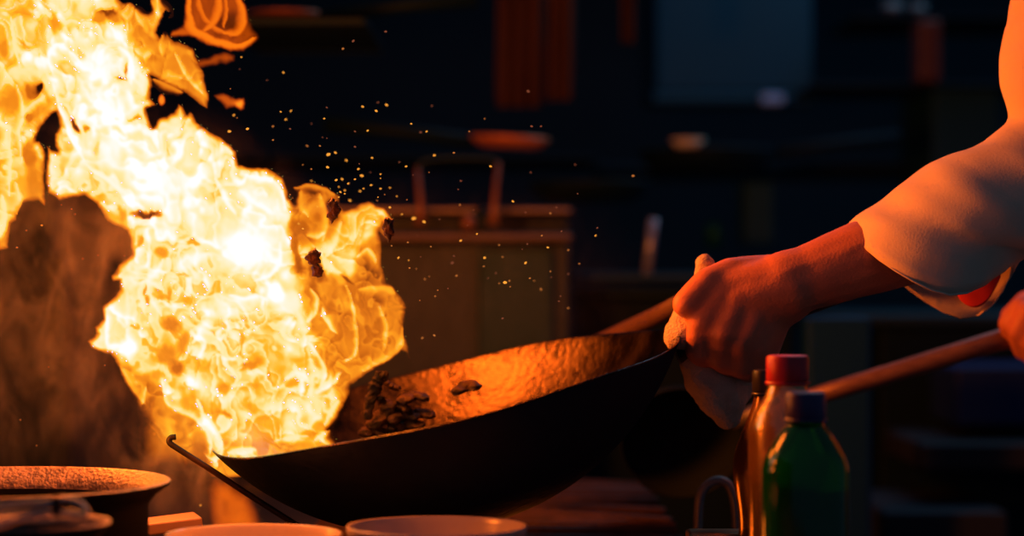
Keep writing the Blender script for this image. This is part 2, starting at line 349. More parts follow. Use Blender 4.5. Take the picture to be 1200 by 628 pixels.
# bright folds seen edge-on
def stroke(v, w, pts, tail=None):
    global Hm
    p0, p1, pm = np.array(pts[0]), np.array(pts[-1]), np.array(pts[len(pts) // 2])
    if tail is None:                                   # the soft side lies inside the bend
        e = p1 - p0; tail = 3.2 if e[0] * (pm[1] - p0[1]) - e[1] * (pm[0] - p0[0]) < 0 else -3.2
    d = sdline(X + wx * .7, Y + wy * .7, pts, w * .8, tail); k = np.exp(-d * d * 1.2)
    t = np.maximum(Hm, .55 * Hm + .45 * v + .06)
    vv = np.minimum(v, t + .06)
    Hm = np.maximum(Hm, Hm * (1 - k) + vv * k)
for v, w, pts in [(1,2.5,[(44,-5),(48,6),(50,12)]),(1,2.4,[(62,88),(58,72),(62,60),(72,54),(85,64),(98,78)]),(1,2.6,[(140,58),(152,68),(158,84),(156,100)]),
 (1,2,[(64,100),(68,120),(76,140),(82,160),(90,172),(100,190)]),(1,2.2,[(132,34),(138,44),(146,52),(150,60)]),(.85,1.6,[(20,100),(26,118),(28,135),(24,160),(28,190)]),
 (.8,2,[(52,112),(40,120),(32,128)]),(.95,2.2,[(100,192),(115,205),(130,215),(148,228),(168,236)]),(1,2.6,[(282,205),(300,208),(318,212),(330,226),(334,245)]),
 (1,2,[(252,210),(262,232),(275,252)]),(1,2,[(280,225),(300,240),(320,252)]),(1,2.2,[(365,338),(372,350),(370,365),(360,376)]),(1,2.4,[(378,360),(380,372),(388,384),(394,390)]),
 (.85,1.6,[(405,335),(412,352),(416,372),(420,395),(416,415),(404,425)]),(.78,1.6,[(445,360),(452,378),(453,395),(450,410)]),(.78,3,[(424,338),(440,337),(455,336),(462,342)]),
 (.78,2.6,[(472,385),(470,405),(458,418),(440,426),(425,434)]),(1,2.2,[(398,438),(392,446),(382,454),(370,461)]),(1,2,[(363,402),(372,415),(380,428),(381,440),(376,455)]),
 (.95,2,[(334,444),(345,436),(358,440),(362,448)]),(1,2.4,[(352,446),(352,454),(353,462)]),(1,2.4,[(234,418),(240,400),(232,392),(226,400)]),(1,2,[(262,392),(258,398),(254,392),(258,386)]),
 (1,3,[(190,448),(192,464),(198,474),(210,482),(226,490),(238,500)]),(1,2.6,[(232,470),(238,484),(250,500),(258,515),(260,530),(252,538),(242,534)]),(.9,2,[(240,488),(244,505),(248,520),(246,532)]),
 (.95,3,[(268,530),(282,526),(298,526)]),(.9,3,[(312,480),(322,476)]),(.92,2.4,[(385,505),(376,510),(370,516)]),(.9,2.4,[(374,514),(382,520),(390,526)]),(.88,2.4,[(322,516),(340,512),(360,511)]),
 (.85,2.6,[(395,470),(386,484),(380,498)]),(.8,2,[(170,455),(168,468),(166,474)]),(.75,2.6,[(140,430),(150,446),(160,462),(168,474)]),(.8,2,[(205,64),(212,80),(224,96),(236,108)]),(.72,2.4,[(180,94),(196,100),(212,107)]),
 (.8,3,[(190,42),(188,54),(190,64)]),(.8,4,[(178,5),(184,16),(190,14)]),(.75,3,[(150,8),(144,16),(150,22),(156,12)]),(.75,3,[(158,14),(162,24),(168,32)]),(.9,4,[(160,62),(170,66),(176,64)]),
 (.62,2,[(438,258),(448,252),(456,262),(458,278)]),(.9,2.4,[(420,300),(430,292),(438,298),(442,308)]),(.6,2,[(346,219),(362,217),(380,220),(392,228)]),(.75,3,[(375,228),(382,245),(384,262),(380,280)]),
 (.95,3,[(362,277),(372,278),(380,274)]),(.9,5,[(384,300),(392,286),(400,262)]),(.85,4,[(352,225),(352,240),(360,252)]),(.8,1.6,[(284,430),(272,440),(262,432)]),(.9,1.6,[(265,425),(275,436),(280,446)]),
 (.95,1.8,[(290,437),(300,434),(310,438)]),(.9,2,[(150,343),(152,360),(150,372)]),(.95,2,[(176,345),(182,358),(188,370)]),(1,2.2,[(300,330),(318,322),(328,305),(328,285)]),(1,2,[(270,345),(285,350),(300,346),(312,350)]),
 (.85,1.8,[(8,150),(14,190),(12,230)]),(.85,2,[(12,20),(16,50),(22,78)]),(.8,2,[(20,215),(25,232),(21,252)]),(.85,3,[(4,230),(8,255),(4,275)]),(.8,1.8,[(52,64),(40,58),(30,70),(34,92)])]:
    stroke(v, w, pts)
Hm = np.clip(Hm, 0, 1.0)
T1 = np.interp(Hm, [0, .04, .1, .3, .5, .7, .85, 1], [0, .02, .14, .66, 1.45, 3.3, 5.6, 6.6])
T2 = np.interp(Hm, [0, .64, .74, .86, 1], [0, 0, .18, .9, 1.5])
T3 = np.interp(Hm, [0, .84, .93, 1], [0, 0, .42, 1.0])
und = (fbm(X / 90, Y / 90, 81, 2) - .5) * .03
FO = at(250, 330, -0.02); FN = (FO - CAM)
flame = empty('flame', at(300, 500, .02), 'tall bright orange and white flame roaring out of the wok', 'flame')
gas = relief('flame_envelope', X, Y, T1, FO, FN, M_ENV, flame, und)
core = relief('flame_core', X, Y, T2, FO, FN, M_CORE, flame, und)
def soften(a, k=1):
    for _ in range(k):
        b = np.pad(a, 1, mode='edge'); a = (b[:-2, 1:-1] + b[2:, 1:-1] + b[1:-1, :-2] + b[1:-1, 2:] + 2 * a) / 6
    return a
hot = relief('white_streaks', X, Y, soften(T3, 2), FO, FN, M_WHITE, flame, und, push=soften(T1, 4) * UNIT * .42, tmin=.03)
gas['label'] = 'thin orange outer fire'; core['label'] = 'cream inner fire'; hot['label'] = 'white-hot folds of the fire'
# ------------------------------------------------------------------ detached fire, sparks
def wisp(name, label, y, bbox, fn, mat, und=.01):
    st = 1.2; Xs, Ys = np.meshgrid(np.arange(bbox[0], bbox[2], st), np.arange(bbox[1], bbox[3], st))
    w1 = (fbm(Xs / 11, Ys / 11, 211) - .5) * 4; w2 = (fbm(Xs / 11 + 9, Ys / 11, 221) - .5) * 4
    T = fn(Xs + w1, Ys + w2)
    c = at((bbox[0] + bbox[2]) / 2, (bbox[1] + bbox[3]) / 2, y)
    o = relief(name, Xs, Ys, T, c, c - CAM, mat, None, (fbm(Xs / 40, Ys / 40, 231) - .5) * und)
    tag(o, label, 'flame', 'torn-off flames beside the main fire'); return o
def f_ring(x, y):
    out = sdpoly(x, y, [(232,-44),(222,-30),(220,10),(218,30),(200,40),(222,38),(236,46),(255,51),(270,57),(284,57),(296,48),(302,42),(292,24),(284,0),(276,-30),(262,-50),(250,-38)])
    t = .34 * sst(-2, 9, out) * (.55 + .5 * fbm(x / 8 + 3, y / 20, 301, 3))
    def ln(p, w, v, tl=2.5):
        d = sdline(x, y, p, w, tl); return v * np.exp(-d * d)
    for h in [(258,18,9,24),(240,14,10,18),(272,28,9,16)]:
        t = t * (1 - (.75 if h[0] > 250 else .1) * np.exp(-(((x - h[0]) / h[2]) ** 2 + ((y - h[1]) / h[3]) ** 2) ** 2))
    t = np.maximum(t, ln([(224,-20),(222,10),(226,30),(240,42),(262,50),(280,54),(296,46)], 3.4, 1.35))
    t = np.maximum(t, ln([(256,-20),(258,8),(252,26),(240,36)], 3.0, 1.1)); t = np.maximum(t, ln([(276,-20),(284,10),(286,28),(278,40),(262,40)], 2.8, 1.1))
    t = np.maximum(t, ln([(264,-10),(266,12),(263,32)], 1.5, .9)); t = np.maximum(t, ln([(232,-20),(236,10),(250,30),(270,42)], 2.0, .9))
    t = np.maximum(t, ln([(202,40),(214,36),(226,36)], 4, .5))
    return t * sst(-4, 1, out)
M_RING = volmat('red_gas', src((1.15, .50, .06), (1.7, .42, .05)), (1.7, .42, .05), UNIT)
wisp('flame_wisp', 'curled transparent orange flame hanging free at the top edge, a hollow loop', .03, (194, -60, 308, 64), f_ring, M_RING)
def f_two(x, y):
    s = sdpoly(x, y, [(230,70),(246,68),(262,62),(274,64),(274,71),(266,74),(258,73),(244,77),(232,78)])
    return .34 * sst(-2, 7, s) * (.7 + .6 * fbm(x / 7, y / 7, 311))
wisp('flame_wisp', 'faint dull orange flame scrap just under the curled loop of fire', .03, (222, 54, 282, 86), f_two, M_RING)
M_SMALL = volmat('drop_gas', src((1.1, .6, .15), K1), K1, UNIT)
def f_three(x, y):
    s = sdpoly(x, y, [(252,112),(262,110),(268,112),(276,117),(285,116),(285,127),(281,129),(274,124),(266,127),(262,124)])
    return sst(-1.5, 5, s) * (.55 + 2.6 * np.exp(-((x - 280) ** 2 + (y - 121) ** 2) / 22))
wisp('flame_wisp', 'small orange flame scrap with a bright yellow end among the sparks', .03, (246, 104, 292, 134), f_three, M_SMALL)
wisp('flame_wisp', 'tiny yellow drop of fire in the dark gap of the big flame', .02, (184, 106, 196, 126), lambda x, y: 1.8 * sst(1.15, .4, np.sqrt(((x - 190) / 3.6) ** 2 + ((y - 117) / 6) ** 2)), M_SMALL)

def emit(name, col, st):
    m, nt, out = nmat(name); e = nt.nodes.new('ShaderNodeEmission'); e.inputs[0].default_value = (*col, 1); e.inputs[1].default_value = st
    nt.links.new(e.outputs[0], out.inputs['Surface']); return m
SPK = [emit('ember_%s' % n, c, s) for n, c, s in (('bright', (1, .36, .04), 1.1), ('mid', (1, .30, .06), .5), ('dim', (1, .26, .12), .22))]
sparks = """283 67 1.4 0;281 81 1 2;332 85 1.8 0;270 104 1 1;313 94 1 2;274 135 1.8 0;278 138 1 1;269 154 2.4 0;290 151 2.4 0;329 131 1.4 0;341 130 1.6 0;335 140 1.8 0;320 148 1.8 1;340 151 1.6 2;
380 139 1.6 0;365 145 1.2 2;383 126 1.4 2;425 125 2 0;441 130 2.2 0;453 123 2.2 0;443 120 1.5 2;402 57 2 1;414 48 2.2 2;452 37 2 2;482 145 1.6 0;500 154 1.6 0;493 155 1.8 2;550 154 1.4 1;568 139 1.2 1;506 124 1.4 2;619 107 2.4 2;623 148 2 2;634 148 1.6 2;
431 153 1.8 0;416 154 1.6 2;416 172 1.8 2;406 188 2 0;385 181 3 0;393 179 2.2 0;384 196 2.4 0;360 171 1.8 1;375 171 1.6 1;320 164 1.6 1;378 161 1 2;383 162 1 2;355 193 1.2 1;365 198 1.4 1;394 211 2.2 0;401 210 2 0;408 215 1.6 0;365 212 1.4 0;
420 198 2 0;424 206 2.6 0;436 185 1.8 0;421 192 1.2 2;416 210 1.6 0;409 215 1.4 1;397 219 1.4 0;404 223 1.6 0;404 227 1.4 0;399 225 1.8 0;397 231 1.4 0;410 235 2.2 0;422 224 1.8 0;426 221 1.4 0;435 217 1.8 0;446 204 1.4 0;446 209 1 0;434 202 1 2;446 221 1.8 0;443 231 1 0;442 235 1.2 1;451 228 1 1;457 220 1.4 0;465 230 1.2 0;457 243 2 0;
476 195 1.8 0;468 190 1.4 2;484 205 1 2;509 182 2 0;532 179 1.8 1;503 202 1 1;575 195 2 0;540 212 1.6 2;537 222 1.2 2;539 240 1.6 1;601 236 2 0;622 202 1.4 2;674 193 1.4 2;742 206 2.2 1;677 227 1.2 2;485 256 3.2 0;497 260 2.6 0;471 251 1.4 0;515 257 1.2 2;
616 249 1.4 2;645 250 1.6 1;652 243 1.4 2;635 276 1.6 1;618 286 1.4 2;642 290 1.8 0;666 293 1.6 1;698 276 1.6 0;658 271 1.4 2;700 267 1.4 2;559 274 1.6 0;540 282 2 0;585 287 1.4 1;505 289 1.4 1;478 284 1.6 1;477 234 1 1;459 288 1.4 1;467 302 1.8 0;479 305 1.2 0;
568 302 2.2 0;532 300 1.4 2;530 308 2.4 2;589 301 1.4 1;616 308 2.2 0;567 312 1.4 1;581 320 1.4 2;535 323 1.8 1;572 326 1.2 2;592 331 3 0;597 329 1.6 1;585 332 1.2 1;598 336 1.2 1;621 326 1.6 1;626 329 1.2 1;634 339 2 1;645 318 1.4 1;666 321 1.4 2;655 353 1.4 2;
498 327 1.6 1;513 340 1.2 1;525 338 1.2 2;510 347 1.4 1;488 315 1 1;480 314 1.6 1;509 393 2 1;495 396 1.8 1;589 373 1.8 2;666 361 1.6 1;679 309 1.4 1;657 347 1.2 2;646 325 1 2;503 324 1 1;548 264 1 2;555 246 1 2;493 301 1 2;489 276 1 2;492 352 1 1;612 292 1 2;
350 262 1.4 0;355 268 1.6 0;361 254 1.2 0;372 242 1 0;389 241 1.4 0;388 246 1.4 0;384 252 1.2 0;394 243 1.2 1;340 228 1.2 1;343 232 1 1;338 236 1 0;235 592 1.6 0;49 264 1.4 0;31 270 1.2 1;20 290 1.6 1;53 200 1 1;84 245 1.2 1;88 251 1.2 1;72 240 1 1;146 300 1 1;115 299 1 1;97 303 1 1;24 492 1.2 1;43 522 1 1;57 430 1 1;123 428 1 1"""
rs = random.Random(5)
spk_me = {}
for q, line in enumerate(sparks.replace('\n', '').split(';')):
    x, y, r, k = [float(v) for v in line.split()]; k = int(k)
    key = (k, q % 3)
    if key not in spk_me:
        bm = bmesh.new(); bmesh.ops.create_icosphere(bm, subdivisions=2, radius=1)
        for v in bm.verts:
            v.co *= 1 + .25 * math.sin(v.co.x * 5 + q) * math.cos(v.co.z * 4 + q)
        me = bpy.data.meshes.new('spark'); bm.to_mesh(me); bm.free(); me.materials.append(SPK[k]); spk_me[key] = me
    o = bpy.data.objects.new('spark', spk_me[key]); COL.objects.link(o)
    dy = rs.uniform(-.06, .10); p = at(x, y, dy); s = r * .66 * (2 + dy) / FPX
    o.location = p; o.scale = (s * 1.25, s, s * .85); o.rotation_euler = (0, rs.uniform(-.7, .7), 0)
    gr = ('drifting beside the tall flame over the wok', 'small glowing orange spark') if x > 300 else ('around the left side of the fire', 'small glowing orange spark')
    tag(o, gr[1] + ' ' + gr[0], 'spark', 'sparks ' + gr[0])

# ------------------------------------------------------------------ wok
M_WOK = surf('seasoned_steel', (.012, .0085, .006), .25, 1.0, (.042, .029, .017), 26, .2, 170, .09)
M_WOKOUT = surf('sooty_steel', (.011, .019, .034), .9, 0.0, (.015, .020, .034), 20, .3, 90, spec=.03)
M_BLACK = surf('black_iron', (.02, .018, .018), .55, .6, (.05, .03, .025), 30, .2, 90)
WC = at(523, 458, 0) ; WR = .2085
wu = (at(799, 392, 0) - at(247, 524, 0)).normalized()
wv = Vector((0, .996, .075)); wv = (wv - wu * wv.dot(wu)).normalized(); wn = wu.cross(wv).normalized()   # wn up
WM = Matrix((wu, wv, wn)).transposed()
H = .118; rho = (WR * WR + H * H) / (2 * H)
def wokprof(r, off=0.0):
    R = rho + off
    return -H + rho - math.sqrt(max(R * R - r * r, 0)) 
bm = bmesh.new(); inner = []
for i in range(33):
    r = WR * i / 32; inner.append((r, rho - H - math.sqrt(rho * rho - r * r)))
lathe(bm, inner + [(WR + .0012, .0012), (WR + .0022, .0004), (WR + .0018, -.0006)], WC, 128, WM)
for f in bm.faces: f.material_index = 0
nf = len(bm.faces)
R2_ = rho + .0018; outer = []
for i in range(33):
    r = (WR + .0018) * (1 - i / 32); outer.append((r, rho - H - math.sqrt(R2_ * R2_ - r * r)))
bm2 = bmesh.new(); lathe(bm2, outer, WC, 128, WM)
me2 = bpy.data.meshes.new('tmp'); bm2.to_mesh(me2); bm2.free(); bm.from_mesh(me2)
bm.faces.ensure_lookup_table()
for f in bm.faces[nf:]: f.material_index = 1
for v in bm.verts:   # hammered sheet metal is never quite true
    d = (v.co - WC); v.co += wn * (.0012 * math.sin(6 * math.atan2(d.dot(wv), d.dot(wu)) + 1)) * (d.length / WR) ** 4
bmesh.ops.remove_doubles(bm, verts=bm.verts, dist=.0002)
wok = empty('wok', WC - Vector((0, 0, H)), 'big blackened steel wok tipped over the stove, flames leaping from its low end', 'wok')
shell = fin('wok_shell', bm, [M_WOK, M_WOKOUT], wok)
bm = bmesh.new(); e0 = WC + wu * (WR - .004) - wn * .012
tube(bm, [e0, e0 + wu * .03 + wn * .004, e0 + wu * .07 + wn * .010, e0 + wu * .22 + wn * .028], [.013, .012, .0125, .0145], 20)
fin('wok_handle', bm, M_BLACK, wok)

# food
M_CHAR = surf('charred_greens', (.008, .005, .003), .6, 0, (.045, .022, .008), 60, .8, 200, .1, spec=.12)
def crinkle(name, pts, rad, seed, label, cat, mat, group=None):
    rr = random.Random(seed); bm = bmesh.new(); P = smoothpts(pts, 6)
    tube(bm, P, [rad * (.55 + .6 * math.sin(PI * (i + .7) / (len(P) + .4))) * rr.uniform(.75, 1.25) for i in range(len(P))], 12, flat=.5)
    for v in bm.verts: v.co += Vector((rr.uniform(-1, 1), rr.uniform(-1, 1), rr.uniform(-1, 1))) * rad * .22
    o = fin(name, bm, mat, None)
    md = o.modifiers.new('s', 'SUBSURF'); md.levels = 1; md.render_levels = 2
    return tag(o, label, cat, group)
yf = .06
crinkle('leafy_green', [at(430, 492, yf), at(434, 470, yf), at(440, 452, yf), at(447, 441, yf), at(455, 441, yf)], .0055, 1, 'charred upright stalk of greens catching orange light beside the fire', 'vegetable', M_CHAR)
crinkle('leafy_green', [at(450, 444, yf + .01), at(455, 450, yf + .01), at(462, 454, yf + .01), at(470, 455, yf + .01)], .0050, 2, 'dark curled leaf sticking out to the right of the charred stalk', 'vegetable', M_CHAR)
FG = 'dark wilted greens lying in the wok'
for q, (a, b, c_, r) in enumerate([((436,498),(452,487),(470,492),.011),((450,480),(464,474),(480,482),.009),((455,505),(475,497),(495,500),.009),((470,470),(486,463),(500,468),.008),
                                  ((425,508),(440,505),(452,512),.009),((535,460),(548,452),(560,455),.008),((444,466),(452,474),(456,486),.007),((480,490),(492,484),(508,488),.007)]):
    crinkle('leafy_green', [at(*a, yf), at(*b, yf + .015), at(*c_, yf)], r, 20 + q, 'dark wilted leaf lying among others on the wok floor right of the fire', 'vegetable', M_CHAR, FG)

# charred bits thrown up in the fire
M_BIT = surf('burnt_bit', (.012, .006, .004), .8, 0, (.06, .02, .01), 90, .8, 250)
for q, (x, y, w, h, lb) in enumerate([(367,302,8,9,'black charred scrap of food tossed up in the right lobe of the fire'),(372,317,6,7,'smaller black scrap just below the charred one in the fire'),(455,268,6,12,'dark red curl of burnt food at the upper right tip of the fire'),(391,246,7,12,'black scrap hovering at the top of the smaller right flame')]):
    bm = bmesh.new(); bmesh.ops.create_icosphere(bm, subdivisions=3, radius=1)
    for v in bm.verts:
        n = v.co.normalized(); k = 1 + .28 * math.sin(n.x * 5 + q * 2) * math.cos(n.z * 6 + q) + .15 * math.sin(n.y * 9 + n.x * 7 + q)
        v.co = Vector((n.x * w * k, n.y * 5 * k, n.z * h * k)) / 1333
    o = fin('food_scrap', bm, M_BIT, None); o.location = at(x, y, -.055); tag(o, lb, 'food', 'burnt scraps tossed in the fire')

# steel hook on the rim
bm = bmesh.new()
tube(bm, smoothpts([at(206, 512, -.05), at(200, 513, -.05), at(199, 519, -.05), at(212, 528, -.05), at(245, 549, -.05), at(300, 585, -.05), at(352, 618, -.05)], 5), .0026, 10)
tag(fin('cooking_hook', bm, M_BLACK), 'thin dark steel hook rod slanting down past the low left edge of the wok', 'hook')

def f_burn(x, y):
    s = sdpoly(x, y, [(246,572),(252,562),(270,566),(290,580),(300,600),(312,640),(252,640),(246,600)])
    return .55 * sst(-4, 16, s) * (.6 + .7 * fbm(x / 12, y / 16, 321))
o = wisp('flame_wisp', 'dull orange burner fire glowing under the low end of the wok', .06, (232, 548, 330, 650), f_burn, M_RING)
del o['group']; o.name = 'burner_flame'
# ------------------------------------------------------------------ pots, bowls, bottles
CZ = .985
M_CER = surf('glazed_ceramic', (.50, .42, .38), .2, 0, (.42, .35, .32), 6, .1, 60, spec=.5)
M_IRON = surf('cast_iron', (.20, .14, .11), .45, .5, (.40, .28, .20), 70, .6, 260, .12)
M_STEEL = surf('brushed_steel', (.42, .40, .38), .38, .9, (.55, .52, .5), 14, .15, 120, .1)
M_DSTEEL = surf('dull_steel', (.16, .15, .15), .55, .7, (.24, .22, .22), 10, .15, 80, .1)
def bowl(px, py, y, rpx, label):
    c = at(px, py, y); k = (y - CAM.y) / FPX; R = rpx * k; h = c.z - CZ
    pr = [(0, .008), (R * .35, .009), (R * .62, h * .28), (R * .86, h * .66), (R * .955, h - .001), (R * .975, h + .0012), (R, h + .0006), (R * 1.0, h - .002),
          (R * .95, h * .72), (R * .74, h * .30), (R * .5, h * .10), (R * .5, 0), (R * .44, 0), (R * .42, .004), (0, .004)]
    bm = bmesh.new(); lathe(bm, pr, (0, 0, 0), 72)
    o = fin('bowl', bm, M_CER); o.location = (c.x, c.y, CZ)
    md = o.modifiers.new('s', 'SUBSURF'); md.levels = 1; md.render_levels = 1
    return tag(o, label, 'bowl', 'white bowls lined up before the wok')
bowl(297, 626, -.27, 104, 'cream ceramic bowl with a glowing rim, nearer the dark iron pot')
bowl(512, 616.5, -.26, 106.5, 'cream ceramic bowl with a glowing rim, farther from the iron pot and higher')
# iron pot
c = at(-3, 565, -.22); k = 1.78 / FPX; R = 200 * k; h = c.z - CZ
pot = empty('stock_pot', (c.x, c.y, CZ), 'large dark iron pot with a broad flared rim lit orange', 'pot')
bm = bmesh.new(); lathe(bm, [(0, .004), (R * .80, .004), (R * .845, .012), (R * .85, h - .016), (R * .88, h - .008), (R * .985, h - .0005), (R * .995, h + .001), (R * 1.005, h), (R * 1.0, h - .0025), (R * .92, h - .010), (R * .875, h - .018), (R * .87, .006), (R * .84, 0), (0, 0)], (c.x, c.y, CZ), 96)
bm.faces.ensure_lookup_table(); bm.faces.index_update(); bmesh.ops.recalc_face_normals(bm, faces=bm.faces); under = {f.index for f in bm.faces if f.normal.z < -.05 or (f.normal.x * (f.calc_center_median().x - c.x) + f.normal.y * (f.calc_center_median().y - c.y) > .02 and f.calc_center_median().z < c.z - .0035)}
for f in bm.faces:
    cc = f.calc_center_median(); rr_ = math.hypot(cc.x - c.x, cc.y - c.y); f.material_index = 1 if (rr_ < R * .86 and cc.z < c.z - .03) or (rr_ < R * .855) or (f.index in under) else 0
fin('pot_body', bm, [M_IRON, surf('shaded_iron', (.007, .007, .009), .8, spec=.06)], pot)  # shade painted in: near-black on the inside, outer wall and underside
bm = bmesh.new(); tube(bm, [(c.x + R * .88 * math.cos(a), c.y + R * .88 * math.sin(a), c.z - .03) for a in (-2.0, -1.9)] , .004, 8); 
pts = smoothpts([(c.x - R * .86, c.y - .03, c.z - .03), (c.x - R * 1.12, c.y - .03, c.z - .028), (c.x - R * 1.12, c.y + .03, c.z - .028), (c.x - R * .86, c.y + .03, c.z - .03)], 5)
bm.clear(); tube(bm, pts, .0045, 10); fin('pot_handle', bm, M_IRON, pot)
M_BOWLSHADE = surf('shaded_bowl', (.008, .008, .010), .7, spec=.1)
# small bowl with wire skimmer in front
c2 = at(40, 612, -.41); k2 = 1.59 / FPX; R_ = 88 * k2; h2 = c2.z - CZ
bm = bmesh.new(); lathe(bm, [(0, .004), (R_ * .5, .004), (R_ * .75, h2 * .4), (R_ * .82, h2 - .006), (R_ * .97, h2), (R_, h2 + .001), (R_ * 1.01, h2 - .001), (R_ * .86, h2 - .010), (R_ * .78, h2 * .4), (R_ * .52, 0), (0, 0)], (0, 0, 0), 64)
bmesh.ops.recalc_face_normals(bm, faces=bm.faces)
for f in bm.faces: f.material_index = 0 if f.calc_center_median().z > h2 - .007 and f.normal.z > .05 else 1  # all faces but the lip painted near-black to stand for shade
o = fin('steel_bowl', bm, [M_IRON, M_BOWLSHADE]); o.location = (c2.x, c2.y, CZ); tag(o, 'small dark metal bowl with an orange-lit lip in front of the iron pot', 'bowl')
sk = empty('wire_skimmer', at(40, 600, -.44), 'bent wire skimmer lying across the small metal bowl in the lower left corner', 'skimmer')
ys = -.455
for nm, pp, r in (('wire_rim', [(-40,592),(0,593),(30,590),(58,588),(70,585),(84,586),(96,592),(103,603)], .0022), ('wire_bar', [(-40,622),(0,616),(30,607),(60,601),(80,601),(100,604)], .0022), ('wire_bar', [(-40,603),(0,602),(30,600),(55,594),(68,592)], .0016)):
    bm = bmesh.new(); tube(bm, smoothpts([at(x, y, ys) for x, y in pp], 5), r, 10); fin(nm, bm, M_STEEL, sk)
bm = bmesh.new(); tube(bm, [at(66, 582, ys), at(67, 590, ys), at(66, 604, ys)], [.003, .0042, .003], 12); fin('wire_binding', bm, M_BLACK, sk)
# lit steel block by the burner
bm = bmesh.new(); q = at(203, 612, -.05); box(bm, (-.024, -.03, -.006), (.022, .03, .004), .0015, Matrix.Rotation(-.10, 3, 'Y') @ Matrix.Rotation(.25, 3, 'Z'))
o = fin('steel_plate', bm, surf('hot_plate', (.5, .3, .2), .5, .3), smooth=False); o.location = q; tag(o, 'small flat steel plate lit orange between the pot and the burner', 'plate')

# bottles
def glassy(name, tint, mixf, diff, rough=.12, gloss=.1, gcol=(.9, .9, .9)):
    m, nt, out = nmat(name)
    tr = nt.nodes.new('ShaderNodeBsdfTransparent'); tr.inputs[0].default_value = (*tint, 1)
    gl = nt.nodes.new('ShaderNodeBsdfGlossy'); gl.inputs['Roughness'].default_value = rough; gl.inputs[0].default_value = (*gcol, 1)
    df = nt.nodes.new('ShaderNodeBsdfTranslucent'); df.inputs[0].default_value = (*diff, 1)
    d2 = nt.nodes.new('ShaderNodeBsdfDiffuse'); d2.inputs[0].default_value = (*diff, 1)
    a = nt.nodes.new('ShaderNodeMixShader'); a.inputs[0].default_value = .5; nt.links.new(df.outputs[0], a.inputs[1]); nt.links.new(d2.outputs[0], a.inputs[2])
    b = nt.nodes.new('ShaderNodeMixShader'); b.inputs[0].default_value = mixf; nt.links.new(tr.outputs[0], b.inputs[1]); nt.links.new(a.outputs[0], b.inputs[2])
    fr = nt.nodes.new('ShaderNodeFresnel'); fr.inputs[0].default_value = 1.5
    mxn = nt.nodes.new('ShaderNodeMath'); mxn.operation = 'MAXIMUM'; mxn.inputs[1].default_value = gloss; nt.links.new(fr.outputs[0], mxn.inputs[0])
    c = nt.nodes.new('ShaderNodeMixShader'); nt.links.new(mxn.outputs[0], c.inputs[0]); nt.links.new(b.outputs[0], c.inputs[1]); nt.links.new(gl.outputs[0], c.inputs[2])
    nt.links.new(c.outputs[0], out.inputs['Surface']); return m
M_CLEAR = glassy('amber_lit_plastic', (.80, .62, .45), .22, (.95, .50, .12), .2, .34, (1, .80, .45))  # amber tint and raised gloss stand in for flame light in the bottle
M_BROWNG = glassy('brown_glass', (.40, .16, .05), .25, (.80, .30, .06), .2, .30, (1, .7, .35))
M_GREEN = glassy('green_plastic', (.06, .40, .12), .34, (.015, .32, .05), .10, .05)
M_SAUCE = surf('dark_sauce', (.02, .008, .004), .2, 0)
M_RED = surf('red_plastic', (.50, .015, .03), .4, 0)
M_CAPB = surf('black_plastic', (.02, .018, .02), .35, 0)
M_NAVY = surf('navy_plastic', (.035, .02, .10), .42, 0)
M_LABEL = surf('dark_label', (.03, .018, .012), .55, 0)
LZ = .90
def bottle(name, cx, y, prof, mat, capspec, capmat, label, caplabel, fill=None):
    k = (y - CAM.y) / FPX; c = at(cx, 314, y); zz = lambda py: at(0, py, y).z - LZ
    root = empty(name, (c.x, y, LZ), label, 'bottle')
    pr = [(r * k, zz(py)) for py, r in prof]
    out_ = [(0, 0.002)] + [(pr[-1][0] * .85, 0.0)] + [(pr[-1][0], .006)] + [p for p in pr[::-1]]
    inn = [(max(r - .0012, .002), z) for r, z in pr]
    bm = bmesh.new(); lathe(bm, out_ , (c.x, y, LZ), 64); fin('bottle_body', bm, mat, root)
    if fill:
        fp = [(r * k - .0022, zz(py)) for py, r in prof if py > fill]
        fp = [(0, zz(fill)), (np.interp(fill, [p for p, _ in prof], [r for _, r in prof]) * k - .0022, zz(fill))] + fp + [(fp[-1][0], .008), (0, .006)]
        bm = bmesh.new(); lathe(bm, fp[::-1], (c.x, y, LZ), 48); fin('liquid', bm, M_SAUCE, root)
    y0, y1, r = capspec; n = 48; bm = bmesh.new()
    r *= k; z0, z1 = zz(y1), zz(y0)
    lathe(bm, [(0, z0), (r * .96, z0), (r, z0 + .001), (r, z1 - .003), (r * .95, z1 - .0006), (r * .85, z1), (0, z1)], (c.x, y, LZ), 96)
    for v in bm.verts:
        d = Vector((v.co.x - c.x, v.co.y - y, 0)); a = math.atan2(d.y, d.x)
        if d.length > r * .9 and z0 + .002 < v.co.z < z1 - .002: v.co += d * (.02 * math.cos(48 * a))
    cap = fin('bottle_cap', bm, capmat, root, sharp=40); cap['label'] = caplabel
    bm = bmesh.new(); lathe(bm, [(r * .9, z0 - .003), (r * 1.04, z0 - .003), (r * 1.05, z0 - .0005), (r * .9, z0 - .0005)], (c.x, y, LZ), 48); fin('neck_ring', bm, capmat, root)
    return root, c, k, zz
def dens(pp, n=6): return smoothpts(pp, n)
bottle('sauce_bottle', 897, -.13, dens([(458,12),(464,13),(472,15),(485,19),(500,25),(515,31),(530,36),(545,38),(560,37.5),(580,35),(600,32),(620,31),(645,34),(700,36)]), M_BROWNG,
       (433, 459, 15.5), M_CAPB, 'slim curvy brown sauce bottle with a black cap, behind the red-capped one', 'black screw cap', 596)
